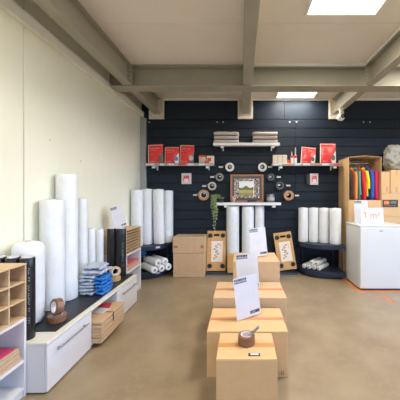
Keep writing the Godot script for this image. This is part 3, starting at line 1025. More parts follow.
func back_left():
	var t = corner_rack("dark corner rack with white rolls beside the stacked cartons", LEFT + 0.01, 0.57, 0.58, 0.56)
	mi("blue_panel", limbox(LEFT + 0.14, LEFT + 0.24, 0.375, 0.53, 4.53, 4.55, 0.003), M.blue_paint, t, -t.position)
	var g := "large white rolls on the left rack"
	film_roll("bubble_wrap_roll", "tall white bubble wrap roll against the cream wall on the rack", g, V(-1.735, 0.5535, 4.50), 0.097, 0.93, M.bubble, 21)
	film_roll("bubble_wrap_roll", "tall white bubble wrap roll, second from the cream wall on the rack", g, V(-1.628, 0.5535, 4.685), 0.097, 0.95, M.bubble, 22)
	film_roll("bubble_wrap_roll", "tall white bubble wrap roll leaning towards the cream wall on the rack", g, V(-1.418, 0.5585, 4.69), 0.094, 0.94, M.bubble, 23, 0.026, Vector3(-0.018, 1, 0.0))
	film_roll("bubble_wrap_roll", "tall white bubble wrap roll at the stacked cartons' side of the rack", g, V(-1.318, 0.5535, 4.875), 0.092, 0.925, M.bubble, 24)
	var ax := Vector3(0.70, 0.0, 0.70)
	var ends := [[-1.395, 0.1855, 4.37], [-1.308, 0.1855, 4.465], [-1.222, 0.1855, 4.56], [-1.351, 0.2895, 4.415], [-1.265, 0.2895, 4.51]]
	var i := 0
	for e in ends:
		var h := 0.42
		var a := ax.normalized()
		film_roll("wrap_tube_roll", "white wrap roll lying on the rack under tall rolls, " + ["lower row, cream wall side", "lower row, middle", "lower row, stacked cartons side", "upper row, cream wall side", "upper row, stacked cartons side"][i], "white rolls lying on the left rack", V(e[0], e[1], e[2]) - a * h, 0.058, h, M.film, 30 + i, 0.022, a)
		i += 1
	# two stacked cartons
	var b1 := carton("cardboard_box", "lower carton of the stack of two against the dark wall", "cartons against the dark wall", -1.155, -0.615, 0, 0.412, 4.60, 4.96, M.cardboard, null)
	mi("vertical_crease", box(0.004, 0.37, 0.002, 0.0008), M.cardboard_edge, b1, Vector3(0.0, 0.2, 0.1805))
	var b2 := carton("cardboard_box", "upper carton with red stamps on the stack of two", "cartons against the dark wall", -1.160, -0.612, 0.414, 0.685, 4.588, 4.955, M.cardboard, null)
	for s in [-1, 1]:
		mi("red_stamp", box(0.07 if s < 0 else 0.05, 0.035 if s < 0 else 0.055, 0.002, 0.0005), mat(C(190, 92, 70), 0.7), b2, Vector3(s * 0.225, 0.105, 0.183))

func dolly(label: String, at: Vector3, w: float, h: float, lean: float, roll: float, seed_: int):
	var t := thing("furniture_dolly", label, "dolly", at, 0.0, "furniture dollies leaning on the dark wall")
	t.rotation = Vector3(-lean, 0, roll)
	var st := begin()
	var sw := 0.10
	var sy := h - 0.075
	add_box(st, Vector3(0, (sy - 0.018) / 2, 0), Vector3(w, sy - 0.018, 0.022), 0.004)
	add_box(st, Vector3(0, (sy + 0.018 + h) / 2, 0), Vector3(w, h - sy - 0.018, 0.022), 0.004)
	for s in [-1, 1]: add_box(st, Vector3(s * (w + sw) / 4, sy, 0), Vector3((w - sw) / 2, 0.037, 0.022), 0.001)
	mi("board", st.commit(), M.dolly, t)
	for sx in [-1, 1]:
		for yy in [0.085, h - 0.085]:
			var d := begin()
			add_lathe(d, [Vector2(0.040, 0), Vector2(0.040, 0.010), Vector2(0.035, 0.014), Vector2(0.012, 0.014), Vector2(0.009, 0.010), Vector2(0, 0.010)], 20, Transform3D(Basis(Vector3.RIGHT, PI / 2), Vector3(sx * (w / 2 - 0.055), yy, 0.011)))
			mi("rubber_pad", d.commit(), M.rubber, t)
	mi("printed_label", sheet(0.20, h * 0.52, 0.002), img_mat(script_label_image(seed_), 0.6), t, Vector3(0.01, h * 0.22, 0.0122))

func wall_shelf(label: String, x0: float, x1: float, y: float, m: Material, strip: bool):
	var t := thing("wall_shelf", label, "shelf", V((x0 + x1) / 2, y, BACK))
	var o := -t.position
	mi("board", limbox(x0, x1, y - 0.02, y, 4.74, BACK - 0.002, 0.003), m, t, o)
	mi("front_strip", limbox(x0, x1, y - 0.045, y + 0.004, 4.726, 4.739, 0.002), M.shelf_white if not strip else M.metal_grey, t, o)
	for x in [x0 + 0.16, x1 - 0.12]:
		var st := begin()
		lim(st, x - 0.012, x + 0.012, y - 0.10, y - 0.02, 4.965, BACK - 0.002, 0.002)
		lim(st, x - 0.010, x + 0.010, y - 0.05, y - 0.02, 4.78, 4.965, 0.002)
		lim(st, x - 0.028, x + 0.028, y - 0.085, y - 0.048, 4.745, 4.78, 0.004)
		mi("bracket", st.commit(), M.shelf_white, t, o)
	if strip:
		var r := RandomNumberGenerator.new()
		r.seed = int(x0 * 100) + 900
		var x := x0 + 0.03
		while x < x1 - 0.12:
			var w := r.randf_range(0.07, 0.16)
			var st := begin()
			lim(st, x, x + w, y - 0.036, y - 0.004, 4.722, 4.726, 0.0005)
			mi("price_label", st.commit(), [M.paper, M.red_ink, M.paper, M.tape_strip][r.randi_range(0, 3)], t, o)
			x += w + r.randf_range(0.03, 0.10)
	return t

func red_pack(label: String, x: float, y: float, d: float, w: float, h: float, kind: int, lean := 0.08, roll := 0.0):
	var t := thing("red_plastic_pack", label, "packet", V(x, y + 0.001, d), 0.0, "red packs on the wall shelves")
	t.rotation = Vector3(-lean, 0, roll)
	mi("bag", sheet(w, h - 0.02, 0.006, 0.0, 0.022), img_mat(pack_image(kind), 0.3), t)
	mi("top_seal", box(w, 0.014, 0.005, 0.001), mat(C(216, 150, 140), 0.3), t, Vector3(0, h - 0.014, 0))

func hook_roll(label: String, x: float, y: float, r: float, h: float, m: Material, core: Material, tag_dx: float, hole := 0.5, turn := 0.0):
	var hk := thing("wall_hook", "metal wall hook holding the " + label, "hook", V(x, y, BACK), 0.0, "metal hooks on the slat wall")
	var ri := r * hole - 0.006
	var top := ri - 0.006
	mi("rod", pipe([Vector3(0, top, 0.001), Vector3(0, top, 0.10 + h * 0.5), Vector3(0, top + 0.02, 0.125 + h * 0.5)], 0.005, 8), M.chrome, hk)
	mi("back_plate", box(0.04, 0.06, 0.004, 0.001), M.chrome, hk, Vector3(0, top, 0.003))
	var st := begin()
	add_pipe(st, [Vector3(0, top, 0.05), Vector3(tag_dx * 0.6, top + 0.005, 0.05), Vector3(tag_dx, 0.004, 0.10)], 0.003, 6)
	mi("tag_arm", st.commit(), M.chrome, hk)
	mi("price_tag", box(0.075, 0.026, 0.003, 0.0005), M.paper, hk, Vector3(tag_dx, 0.0, 0.103))
	tape_roll(label, "tape rolls hanging on the slat wall", V(x, y, BACK - 0.075), r, h, m, core, Basis(Vector3.UP, turn) * Basis(Vector3.RIGHT, PI / 2), hole)

func hanging_pack(label: String, x: float, y: float, w: float, h: float, kind: int):
	var t := thing("hanging_pack", label, "packet", V(x, y - h / 2, BACK - 0.05))
	var im := Image.create(48, 52, false, Image.FORMAT_RGB8)
	im.fill(C(206, 202, 204))
	im.fill_rect(Rect2i(10, 12, 28, 26), C(198, 62, 72))
	im.fill_rect(Rect2i(14, 26, 20, 16), C(232, 214, 214))
	marks(im, 12, 15, 24, 6, C(244, 226, 226), 60 + kind)
	mi("bag", sheet(w, h, 0.006, 0.0, 0.018), img_mat(im, 0.3), t)
	mi("hook", pipe([Vector3(0, h - 0.015, -0.048), Vector3(0, h - 0.015, 0.03)], 0.004, 8), M.chrome, t)
	if kind == 1: mi("dark_left_side", box(0.07, h * 0.94, 0.03, 0.003), M.ink, t, Vector3(-w / 2 - 0.03, h / 2, -0.02))  # dark block along the left side of this pack

func back_wall_items():
	# the low base shelf along the wall
	var bs := thing("base_shelf", "low dark base shelf along the foot of the slat wall", "shelf", V(0.2, 0, 4.8))
	mi("deck", limbox(-0.60, 0.98, 0.035, 0.06, 4.62, BACK - 0.002, 0.003), M.rack, bs, -bs.position)
	mi("kick_strip", limbox(-0.60, 0.98, 0, 0.034, 4.64, 4.66, 0.002), M.metal_grey, bs, -bs.position)
	dolly("upright plywood furniture dolly with black pads beside the stacked cartons", V(-0.438, 0.066, 4.745), 0.335, 0.70, 0.20, 0.0, 3)
	dolly("tilted plywood furniture dolly with black pads beside the right rack", V(0.825, 0.084, 4.75), 0.32, 0.66, 0.20, 0.13, 4)
	var g := "white rolls below the picture shelf"
	film_roll("bubble_wrap_roll", "white bubble wrap roll under the picture shelf, dolly side", g, V(-0.148, 0.061, 4.865), 0.115, 1.14, M.bubble, 41)
	film_roll("bubble_wrap_roll", "white bubble wrap roll under the picture shelf, in the middle", g, V(0.125, 0.061, 4.87), 0.108, 1.135, M.bubble, 42)
	film_roll("bubble_wrap_roll", "white bubble wrap roll under the picture shelf, tilted dolly side", g, V(0.335, 0.061, 4.88), 0.083, 1.14, M.bubble, 43)
	carton("cardboard_box", "orange-brown carton standing before the rolls under the picture shelf", "cartons against the dark wall", -0.235, -0.01, 0.0615, 0.375, 4.64, 4.735, M.dolly, null)
	# shelves
	wall_shelf("dark wall shelf carrying three red packs next to the corner post", -1.70, -0.47, 1.955, M.shelf_dark, true)
	wall_shelf("white wall shelf carrying two stacks of folded blankets", -0.49, 0.68, 2.312, M.shelf_white, false)
	wall_shelf("wall shelf carrying cream boxes and two red packs", 0.54, 1.775, 1.955, M.shelf_dark, true)
	wall_shelf("pale wall shelf carrying the framed picture and plant", -0.43, 0.70, 1.264, M.shelf_white, false)
	red_pack("red pack with brown picture on shelf, closest to the corner post", -1.514, 1.956, 4.80, 0.265, 0.355, 0, 0.10, 0.05)
	red_pack("red pack with blue picture on shelf, in the middle of three", -1.234, 1.956, 4.80, 0.25, 0.31, 1, 0.10, 0.0)
	red_pack("red pack with grey picture on shelf beside the small boxes", -0.968, 1.956, 4.80, 0.25, 0.345, 2, 0.10, -0.02)
	red_pack("red pack leaning on shelf between white bottle and larger red pack", 1.185, 1.956, 4.80, 0.255, 0.31, 3, 0.14, -0.10)
	red_pack("larger red pack with white picture on shelf beside the wardrobe carton", 1.545, 1.956, 4.80, 0.28, 0.37, 4, 0.08, -0.02)
	# small boxes
	var bx := thing("small_box", "small beige box with red lid on the shelf with three red packs", "box", V(-0.685, 1.956, 4.83))
	mi("body", box(0.12, 0.12, 0.1, 0.004), mat(C(196, 176, 150), 0.6), bx, Vector3(0, 0.06, 0))
	mi("lid", box(0.124, 0.03, 0.104, 0.004), M.red_ink, bx, Vector3(0, 0.135, 0))
	var bx2 := thing("small_box", "small cream box with red sticker on the shelf end", "box", V(-0.545, 1.956, 4.83))
	mi("body", box(0.13, 0.14, 0.1, 0.004), mat(C(214, 200, 178), 0.6), bx2, Vector3(0, 0.07, 0))
	mi("sticker", box(0.07, 0.06, 0.002, 0.0005), M.red_ink, bx2, Vector3(-0.02, 0.07, 0.051))
	tape_roll("red tape roll lying on the shelf before the small boxes", "small tape rolls on shelf", V(-0.60, 1.956 + 0.022, 4.765), 0.036, 0.04, mat(C(190, 60, 60), 0.4), M.core_white)
	for k in 3:
		var b := thing("cream_carton", "small cream carton in the row of three, " + ["blanket shelf side", "middle one", "red jar side"][k], "box", V(0.605 + 0.085 * k, 1.956, 4.83), 0.0, "three cream cartons on the shelf")
		mi("body", box(0.081, 0.15, 0.12, 0.004), mat(C(214, 204, 180), 0.6), b, Vector3(0, 0.075, 0))
		mi("flap", box(0.078, 0.003, 0.055, 0.001), mat(C(204, 194, 168), 0.6), b, Vector3(0, 0.1515, 0.03))
	var jar := thing("red_jar", "small red jar between cream cartons and white bottles", "jar", V(0.84, 1.956, 4.80))
	mi("body", lathe([Vector2(0, 0), Vector2(0.026, 0), Vector2(0.028, 0.01), Vector2(0.028, 0.055), Vector2(0.02, 0.065), Vector2(0, 0.065)], 18), M.red_ink, jar)
	mi("lid", lathe([Vector2(0.022, 0.065), Vector2(0.022, 0.085), Vector2(0, 0.087)], 18), M.ink, jar)
	for k in 2:
		var bt := thing("glue_bottle", ["white squeeze bottle with long spout, beside the red jar", "white squeeze bottle with short spout, beside the leaning red pack"][k], "bottle", V(0.905 + 0.062 * k, 1.956, 4.80), 0.0, "white squeeze bottles")
		mi("body", lathe([Vector2(0, 0), Vector2(0.026, 0), Vector2(0.028, 0.006), Vector2(0.028, 0.13), Vector2(0.02, 0.15), Vector2(0.011, 0.16)], 18), M.cam_white, bt)
		var hh := 0.29 if k == 1 else 0.22
		mi("spout", lathe([Vector2(0.011, 0.16), Vector2(0.009, hh - 0.02), Vector2(0.004, hh), Vector2(0, hh)], 12), M.blanket, bt)
		mi("label_band", curved_patch(0.0288, 0.05, 0.4, 2.7), M.red_ink, bt, Vector3(0, 0.10, 0))
	# blankets
	for s in 2:
		for k in 3:
			var w := 0.45 - 0.012 * (k % 2)
			var x := -0.262 if s == 0 else 0.425
			var b := thing("folded_blanket", "grey-pink folded blanket in the stack " + ["at the red-pack shelf's side, " , "under the ceiling light, "][s] + ["bottom", "middle", "top"][k] + " layer", "blanket", V(x, 2.313 + 0.069 * k, 4.865), 0.0, "folded blankets")
			mi("folded_cloth", soft_box(Vector3(w, 0.060, 0.24), 14, 0.028, 0.008, 8.0, 200 + k + 10 * s), M.blanket, b, Vector3(0, 0.036, 0))
			mi("binding", soft_box(Vector3(w * 0.96, 0.010, 0.012), 6, 0.004, 0.002, 8.0, 230 + k + 10 * s), M.blanket_binding, b, Vector3(0, 0.036, 0.121))
	# framed picture
	var f := thing("framed_picture", "brown wooden framed picture standing on the pale wall shelf", "picture", V(0.107, 1.265, 4.86))
	f.rotation.x = -0.07
	var W := 0.60
	var H := 0.51
	for e in [[0.0, 0.0175, W, 0.035], [0.0, H - 0.0175, W, 0.035]]:
		mi("frame_bar", box(e[2], e[3], 0.025, 0.005), M.frame_wood, f, Vector3(e[0], e[1], 0))
	for s in [-1, 1]: mi("frame_bar", box(0.035, H - 0.07, 0.025, 0.005), M.frame_wood, f, Vector3(s * (W / 2 - 0.0175), H / 2, 0))
	mi("print", sheet(W - 0.066, H - 0.066, 0.003), img_mat(picture_image(), 0.5), f, Vector3(0, 0.033, 0.002))
	# small things on that shelf
	var cn := thing("grey_can", "grey can standing on the pale shelf beside the picture", "can", V(0.527, 1.265, 4.82))
	mi("body", lathe([Vector2(0, 0), Vector2(0.066, 0), Vector2(0.07, 0.006), Vector2(0.07, 0.14), Vector2(0.066, 0.146)], 22), mat(C(120, 124, 128), 0.35, 0.4), cn)
	mi("lid", lathe([Vector2(0.066, 0.146), Vector2(0.071, 0.15), Vector2(0.071, 0.166), Vector2(0.06, 0.17), Vector2(0, 0.17)], 22), M.ink, cn)
	mi("label_band", curved_patch(0.0712, 0.06, 0.2, 2.9), mat(C(170, 172, 174), 0.5), cn, Vector3(0, 0.04, 0))
	var st := thing("stapler", "small black stapler lying before the framed picture", "stapler", V(0.19, 1.265, 4.775))
	mi("base", box(0.20, 0.014, 0.035, 0.004), M.ink, st, Vector3(0, 0.007, 0))
	mi("arm", box(0.15, 0.022, 0.032, 0.006), M.ink, st, Vector3(0.015, 0.036, 0), Vector3(0, 0, 0.06))
	mi("hinge", box(0.03, 0.03, 0.03, 0.004), M.ink, st, Vector3(-0.06, 0.026, 0))
	var orn := thing("glass_ornament", "small pinkish leaf-shaped ornament before the picture frame", "ornament", V(-0.135, 1.265, 4.79))
	mi("foot", lathe([Vector2(0, 0), Vector2(0.03, 0), Vector2(0.03, 0.012), Vector2(0.008, 0.02), Vector2(0, 0.02)], 16), mat(C(196, 160, 160), 0.3), orn)
	for k in 4:
		mi("petal", lathe([Vector2(0.004, 0), Vector2(0.016, 0.04), Vector2(0.012, 0.08), Vector2(0.0, 0.11)], 10), mat(C(206, 176, 176), 0.3), orn, Vector3(0, 0.015, 0), Vector3(0.1, k * 1.57, [-0.5, 0.45, 0.1, -0.15][k]))
	plant()
	# tape rolls on hooks
	var w := mat(C(214, 214, 210), 0.35)
	var dk := mat(C(84, 84, 86), 0.35)
	var tan_ := mat(C(182, 136, 92), 0.35)
	hook_roll("white tape roll left of the picture, highest of its diagonal", -0.205, 1.908, 0.080, 0.045, w, M.core_dark, -0.16, 0.5)
	hook_roll("grey tape roll beside the picture, second of its diagonal", -0.39, 1.727, 0.072, 0.045, mat(C(140, 134, 126), 0.35), M.core_dark, -0.13, 0.6)
	hook_roll("pale tape roll with grey core, third of its diagonal", -0.526, 1.563, 0.076, 0.045, mat(C(190, 186, 176), 0.35), M.core_dark, -0.14, 0.6)
	hook_roll("tan tape roll lowest of the diagonal beside the plant", -0.68, 1.40, 0.098, 0.05, tan_, M.core_white, -0.15, 0.6)
	hook_roll("white tape roll right above the picture corner", 0.39, 1.908, 0.080, 0.045, w, M.core_dark, 0.14, 0.5)
	hook_roll("dark grey tape roll beside the picture's upper corner", 0.545, 1.727, 0.066, 0.05, dk, M.core_dark, 0.14, 0.55)
	hook_roll("dark grey tape roll above the thick tan roll", 0.708, 1.572, 0.074, 0.05, dk, M.core_dark, 0.15, 0.55)
	hook_roll("thick tan tape roll lowest on the rack's side", 0.866, 1.39, 0.092, 0.085, tan_, M.tape_brown, 0.15, 0.5)
	hanging_pack("small red and white pack hanging under the three red packs", -1.0, 1.70, 0.18, 0.20, 0)
	hanging_pack("small white and red pack hanging under the larger red pack", 1.34, 1.69, 0.15, 0.21, 1)

func plant():
	var t := thing("trailing_plant", "green trailing plant in dark pot hanging off the shelf", "plant", V(-0.355, 1.265, 4.80))
	mi("pot", lathe([Vector2(0, 0), Vector2(0.038, 0), Vector2(0.045, 0.06), Vector2(0.047, 0.075), Vector2(0.041, 0.075), Vector2(0.04, 0.065), Vector2(0, 0.062)], 20), M.pot, t)
	var r := RandomNumberGenerator.new()
	r.seed = 12
	var lv := begin()
	var stm := begin()
	for s in 9:
		var x1 := -0.13 + r.randf_range(-0.045, 0.03)
		var drop := r.randf_range(0.25, 0.42) if s > 1 else 0.64
		if s == 8: drop = 0.5
		var pts := []
		var zz := r.randf_range(0.02, 0.06)
		for k in 17:
			var u := k / 16.0
			var p: Vector3
			if u < 0.3:
				var v := u / 0.3
				p = Vector3(lerpf(0.0, x1, v * v * 0.5 + v * 0.5), 0.065 + 0.075 * sin(v * PI * 0.62), zz * v)
			else:
				var v := (u - 0.3) / 0.7
				p = Vector3(x1 + 0.02 * sin(v * 5.0 + s) + 0.028 * v, 0.065 + 0.075 * sin(PI * 0.62) - drop * v, zz + 0.01 * sin(v * 6.0 + s * 2))
			pts.append(p)
		add_pipe(stm, pts, 0.0028, 5, 0.6)
		for k in range(2, 17):
			var u := k / 16.0
			var n := 3 if u < 0.75 else 2
			if drop > 0.45 and u > 0.8: n = 1
			for q in n:
				var a := r.randf() * TAU
				var dir := Vector3(cos(a) * 0.8, r.randf_range(-0.7, 0.3), absf(sin(a)) * 0.9 + 0.1).normalized()
				var ll := r.randf_range(0.028, 0.046)
				var side := dir.cross(Vector3(r.randf_range(-0.5, 0.5), 1, r.randf_range(-0.5, 0.5))).normalized() * ll * 0.36
				var c: Vector3 = pts[k] + dir * 0.002
				var nrm := side.cross(dir).normalized()
				var mid := c + dir * ll * 0.5 + nrm * 0.004
				var tip := c + dir * ll
				quad(lv, c, mid + side, tip, mid, nrm)
				quad(lv, c, mid, tip, mid - side, nrm)
				quad(lv, c, mid + side - nrm * 0.002, tip, mid - nrm * 0.002, -nrm)
				quad(lv, c, mid - nrm * 0.002, tip, mid - side - nrm * 0.002, -nrm)
	# a tuft of leaves over the pot
	for q in 46:
		var a := r.randf() * TAU
		var dir := Vector3(cos(a), r.randf_range(0.15, 0.9), sin(a)).normalized()
		var c := Vector3(cos(a) * 0.02, 0.066, sin(a) * 0.02)
		var ll := r.randf_range(0.035, 0.06)
		var side := dir.cross(Vector3.UP).normalized() * 0.012
		var nrm := side.cross(dir).normalized()
		quad(lv, c, c + dir * ll * 0.5 + side, c + dir * ll, c + dir * ll * 0.5 + nrm * 0.004, nrm)
		quad(lv, c, c + dir * ll * 0.5 + nrm * 0.004, c + dir * ll, c + dir * ll * 0.5 - side, nrm)
	mi("stems", stm.commit(), M.leaf, t)
	var fo := mi("foliage", lv.commit(), M.leaf, t)
	tag(fo, "", "", "", "stuff")

func garment(called: String, label: String, x: float, ytop: float, len_: float, sleeve: float, m: Material, th: float, depth := 0.19):
	var t := thing(called, label, "garment", V(x, ytop, 4.745), 0.0, "clothes hanging in the wardrobe carton")
	# body: stacked rounded sections; shoulders slope down from the collar
	var st := begin()
	var secs := []
	var nv := 14
	for k in nv + 1:
		var v := float(k) / nv
		var y := -len_ * v
		var zw: float = lerpf(0.045, depth, smoothstep(0.0, 0.16, v)) * lerpf(1.0, 1.06, v)
		var xw: float = th * (0.32 + 0.5 * smoothstep(0.0, 0.2, v)) * (1.0 + 0.10 * sin(v * 7.0 + x * 40.0))
		secs.append([y, xw, zw])
	var na := 22
	var P := func(k: int, a: int) -> Vector3:
		var an := TAU * a / na
		var fold := 1.0 + 0.10 * sin(an * 5.0 + x * 31.0) * smoothstep(0.1, 0.6, float(k) / nv)
		return Vector3(cos(an) * secs[k][1] * 0.5 * fold * 1.08, secs[k][0], sin(an) * secs[k][2] * 0.96)
	st.set_smooth_group(1)
	for k in nv:
		for a in na:
			for q in [[k, a], [k, a + 1], [k + 1, a + 1], [k, a], [k + 1, a + 1], [k + 1, a]]:
				st.set_uv(Vector2.ZERO)
				st.add_vertex(P.call(q[0], q[1] % na))
	st.generate_normals()
	mi("body", st.commit(), m, t)
	var sl := begin()
	var zs := depth * 0.92
	var pts := []
	for k in 9:
		var v := k / 8.0
		pts.append(Vector3(0.008 * sin(v * 4 + x * 20) + 0.012 * v, -0.055 - sleeve * v, zs * (0.86 + 0.16 * sin(minf(v * 2.4, PI / 2)))))
	add_pipe(sl, pts, th * 0.46, 12, 0.8)
	mi("sleeve", sl.commit(), m, t)
	mi("collar", lathe([Vector2(0.03, -0.02), Vector2(0.034, 0.0), Vector2(0.028, 0.018), Vector2(0.022, 0.004)], 14), m, t)
	# its hanger
	var h := thing("clothes_hanger", "dark hanger carrying the " + label, "hanger", V(x, ytop, 4.745), 0.0, "hangers in the wardrobe carton")
	var rail_y := 1.955 - ytop
	mi("hook", pipe([Vector3(0, 0.0, 0), Vector3(0, rail_y - 0.032, 0.0), Vector3(0, rail_y - 0.012, 0.013), Vector3(0, rail_y + 0.007, 0.0145), Vector3(0, rail_y + 0.0145, 0.0), Vector3(0, rail_y + 0.006, -0.0145)], 0.0022, 6), M.chrome, h)
	mi("arms", pipe([Vector3(0, -0.075, -depth * 0.8), Vector3(0, 0.0, 0), Vector3(0, -0.075, depth * 0.8)], 0.006, 6), M.core_dark, h)

func right_side():
	# corner rack with rolls
	corner_rack("dark corner rack with short white rolls beside the white fridge", 1.72, -0.70, 0.54, 0.575)
	var g := "short white rolls on the right rack"
	var xs := [[1.118, 4.85, 0.088], [1.292, 4.80, 0.087], [1.455, 4.73, 0.084], [1.608, 4.60, 0.096]]
	var labs := ["short white roll standing on the right rack, tilted dolly's side", "short white roll on the right rack, second from the tilted dolly", "short white roll on the right rack, third from the tilted dolly", "short white roll on the right rack, next to the white fridge"]
	for i in 4:
		film_roll("foam_wrap_roll", labs[i], g, V(xs[i][0], 0.5685, xs[i][1]), xs[i][2], 0.605, M.film, 50 + i)
	var a := Vector3(-0.65, 0.0, 0.76).normalized()
	var ends := [[1.097, 0.166, 4.70], [1.168, 0.166, 4.648], [1.239, 0.166, 4.596], [1.31, 0.166, 4.544], [1.2035, 0.240, 4.622], [1.2745, 0.240, 4.57]]
	for i in 6:
		var e: Array = ends[i]
		film_roll("wrap_tube_roll", "slim white roll lying under short rolls by the fridge, " + ["lower row, tilted dolly side", "lower row, second from tilted dolly", "lower row, second from fridge", "lower row, fridge side", "upper row, tilted dolly side", "upper row, fridge side"][i], "slim white rolls lying on the right rack", V(e[0], e[1], e[2]) - a * 0.34, 0.040, 0.34, M.film, 60 + i, 0.018, a)
	# white chest cabinet (a small fridge)
	var f := thing("small_fridge", "white small fridge carrying the orange lettered sign", "fridge", V(2.08, 0, 4.23))
	var o := -f.position
	mi("body", limbox(1.75, 2.41, 0.018, 0.925, 4.012, 4.50, 0.008), M.fridge, f, o)
	mi("top", limbox(1.745, 2.415, 0.926, 0.955, 3.985, 4.50, 0.008), M.fridge, f, o)
	var dr := mi("door", limbox(1.75, 2.41, 0.022, 0.922, 3.96, 4.008, 0.010), M.fridge, f, o)
	mi("emblem", limbox(2.03, 2.085, 0.864, 0.880, 3.955, 3.960, 0.002), M.metal_grey, dr)
	for x in [1.80, 2.36]:
		for d in [4.03, 4.45]: mi("foot", lathe([Vector2(0, 0), Vector2(0.025, 0), Vector2(0.02, 0.019), Vector2(0, 0.019)], 12), M.rubber, f, o + V(x, 0, d))
	# sign on the fridge
	var s := thing("area_sign", "white sign with orange 1 m² lettering on the fridge", "sign", V(1.995, 0.9555, 4.10))
	s.rotation.x = -0.10
	mi("card", box(0.352, 0.25, 0.006, 0.001), M.paper, s, Vector3(0, 0.126, 0))
	var ta := mi("lettering", text_mesh("1", 0.135, 0.001), M.orange_ink, s, Vector3(-0.105, 0.14, 0.004))
	ta.rotation.z = 0.08
	mi("lettering", text_mesh("m²", 0.125, 0.001), M.orange_ink, s, Vector3(0.045, 0.13, 0.004))
	mi("strut", box(0.02, 0.14, 0.003, 0.0005), M.paper, s, Vector3(0, 0.072, -0.045), Vector3(0.45, 0, 0))
	sign_sheet("paper_sign", "white printed paper sign on the fridge behind the orange lettered sign", V(1.935, 0.957, 4.34), 0.225, 0.355, Vector3(0.02, 0, 1), 0.05, 0.0, 340)
	# orange tape on the floor
	var tp := [[1.70, 1.735, 3.90, 4.58], [1.735, 3.2, 3.90, 3.935]]
	for e in tp: tag(mi("floor_tape", limbox(e[0], e[1], 0.0, 0.0015, e[2], e[3], 0.0004), M.orange_tape), "orange tape line on the floor along the fridge " + ("side" if e[0] < 1.72 else "front"), "tape", "orange floor tape")
	var mk := begin()
	lim(mk, 1.86, 1.985, 0.0, 0.0015, 3.685, 3.715, 0.0004)
	lim(mk, 1.953, 1.985, 0.0, 0.0015, 3.47, 3.684, 0.0004)
	tag(mi("floor_tape", mk.commit(), M.orange_tape), "short orange angle mark on the floor before the fridge", "tape", "orange floor tape")
	wardrobe()
	right_stack()
	dome_camera()

func wardrobe():
	carton("cardboard_box", "closed carton hidden behind the fridge under the wardrobe carton", "cartons behind the fridge", 1.80, 2.35, 0, 0.75, 4.52, 4.98, M.cardboard_new, null)
	var t := thing("wardrobe_carton", "tall open cardboard wardrobe box full of colourful clothes", "cardboard box", V(2.075, 0.7505, 4.75))
	var o := -t.position
	var x0 := 1.80
	var x1 := 2.35
	var y0 := 0.7505
	var y1 := 2.03
	mi("side_panel", limbox(x0, x0 + 0.008, y0, y1, 4.515, 4.98, 0.002), M.cardboard_new, t, o)
	mi("side_panel", limbox(x1 - 0.008, x1, y0, y1, 4.515, 4.98, 0.002), M.cardboard_new, t, o)
	mi("back_panel", limbox(x0 + 0.008, x1 - 0.008, y0, y1, 4.972, 4.98, 0.002), M.cardboard_new, t, o)
	mi("front_panel", limbox(x0 + 0.008, x1 - 0.008, y0, 1.315, 4.515, 4.523, 0.002), M.cardboard_new, t, o)
	mi("front_fold", limbox(x0 - 0.001, x0 + 0.001, 1.310, 1.316, 4.515, 4.98, 0.0005), M.cardboard_edge, t, o)
	# lid: two flaps rising to a shallow ridge
	var st := begin()
	var mid := (x0 + x1) / 2
	for s in [-1, 1]:
		add_box(st, V(mid + s * 0.138, y1 + 0.014, 4.74), Vector3(0.282, 0.007, 0.47), 0.002, Basis(Vector3.BACK, -s * 0.085))
	mi("lid_flaps", st.commit(), M.cardboard_new, t, o)
	mi("rail", pipe([V(x0 + 0.008, 1.955, 4.745), V(x1 - 0.008, 1.955, 4.745)], 0.009, 10), M.chrome, t, o)
	var cl := func(r: int, g: int, b: int) -> StandardMaterial3D:
		var m := mat(C(r, g, b), 0.75)
		m.rim_enabled = true
		m.rim = 0.2
		return m
	garment("hanging_garment", "black garment at the carton's side wall", 1.852, 1.86, 0.62, 0.42, cl.call(34, 34, 38), 0.060)
	garment("hanging_garment", "orange garment between black and teal ones", 1.942, 1.85, 0.60, 0.46, cl.call(232, 132, 70), 0.060)
	garment("hanging_garment", "teal garment between orange and red ones", 2.009, 1.86, 0.60, 0.40, cl.call(66, 160, 150), 0.044)
	garment("hanging_garment", "red garment between teal and yellow ones", 2.076, 1.85, 0.62, 0.46, cl.call(208, 24, 44), 0.066)
	garment("hanging_garment", "yellow garment between red and blue ones", 2.142, 1.86, 0.48, 0.30, cl.call(240, 206, 34), 0.062)
	garment("hanging_garment", "blue garment between yellow and crimson ones", 2.215, 1.87, 0.62, 0.46, cl.call(28, 88, 178), 0.070)
	garment("hanging_garment", "crimson garment at the boxes' side of the carton", 2.288, 1.85, 0.62, 0.46, cl.call(206, 20, 84), 0.062)

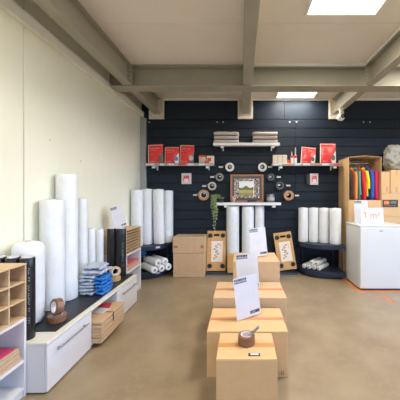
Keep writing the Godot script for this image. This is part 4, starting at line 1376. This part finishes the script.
func right_stack():
	var g := "cartons stacked right of the wardrobe carton"
	carton("cardboard_box", "bottom carton of the stack behind the fridge", g, 2.38, 2.96, 0, 0.68, 4.55, 4.97, M.cardboard_new, null)
	carton("cardboard_box", "second carton of the stack behind the fridge", g, 2.38, 2.96, 0.681, 1.043, 4.55, 4.97, M.cardboard_new, null)
	var b := carton("cardboard_box", "carton with dark orange label beside the wardrobe carton", g, 2.375, 2.965, 1.044, 1.432, 4.55, 4.97, M.cardboard_new, null)
	mi("printed_label", sheet(0.26, 0.125, 0.002), img_mat(box_label_image(), 0.5), b, Vector3(-0.155, 0.15, 0.2118))
	var b1 := carton("cardboard_box", "narrow carton standing on the labelled one beside clothes", g, 2.375, 2.515, 1.433, 1.795, 4.56, 4.95, M.cardboard_new, null)
	var b2 := carton("cardboard_box", "taller carton carrying the grey plastic bundle", g, 2.52, 2.96, 1.433, 1.825, 4.55, 4.95, M.cardboard_new, null)
	mi("tape_tab", box(0.03, 0.09, 0.0015, 0.0004), M.tape_strip, b1, Vector3(0.02, 0.06, 0.1955))
	for y in [0.06, 0.34]: mi("tape_tab", box(0.03, 0.09, 0.0015, 0.0004), M.tape_strip, b2, Vector3(-0.12, y, 0.2005))
	var t := thing("plastic_bundle", "grey clear-plastic wrapped bundle on top of the carton stack", "bundle", V(2.72, 1.826, 4.74))
	mi("wrap", soft_box(Vector3(0.40, 0.38, 0.32), 30, 0.12, 0.07, 5.0, 77), M.clear_bag, t, Vector3(0, 0.212, 0))
	mi("tie", soft_box(Vector3(0.09, 0.06, 0.07), 10, 0.028, 0.03, 14.0, 78), M.film, t, Vector3(0.03, 0.40, 0.02))

func dome_camera():
	var t := thing("dome_camera", "white dome security camera under the right ceiling beam", "camera", V(1.735, 2.90, 4.70))
	mi("mount", lathe([Vector2(0, -0.085), Vector2(0.022, -0.085), Vector2(0.03, -0.02), Vector2(0.05, 0.0), Vector2(0, 0.0)], 20), M.cam_white, t)
	var prof := []
	for k in 13:
		var a := PI * k / 12.0
		prof.append(Vector2(0.068 * sin(a), -0.145 - 0.068 * cos(a)))
	mi("housing", lathe(prof, 26), M.cam_white, t)
	var dir := Vector3(0.28, 0.05, 0.95).normalized()
	var st := begin()
	add_lathe(st, [Vector2(0.036, 0), Vector2(0.036, 0.012), Vector2(0.028, 0.016), Vector2(0.012, 0.010), Vector2(0, 0.012)], 20, Transform3D(Basis(Quaternion(Vector3.UP, dir)), Vector3(0, -0.145, 0) + dir * 0.056))
	mi("lens", st.commit(), M.cam_dark, t)

func _ready():
	room_light()
	materials()
	room()
	left_side()
	centre_boxes()
	back_left()
	back_wall_items()
	right_side()
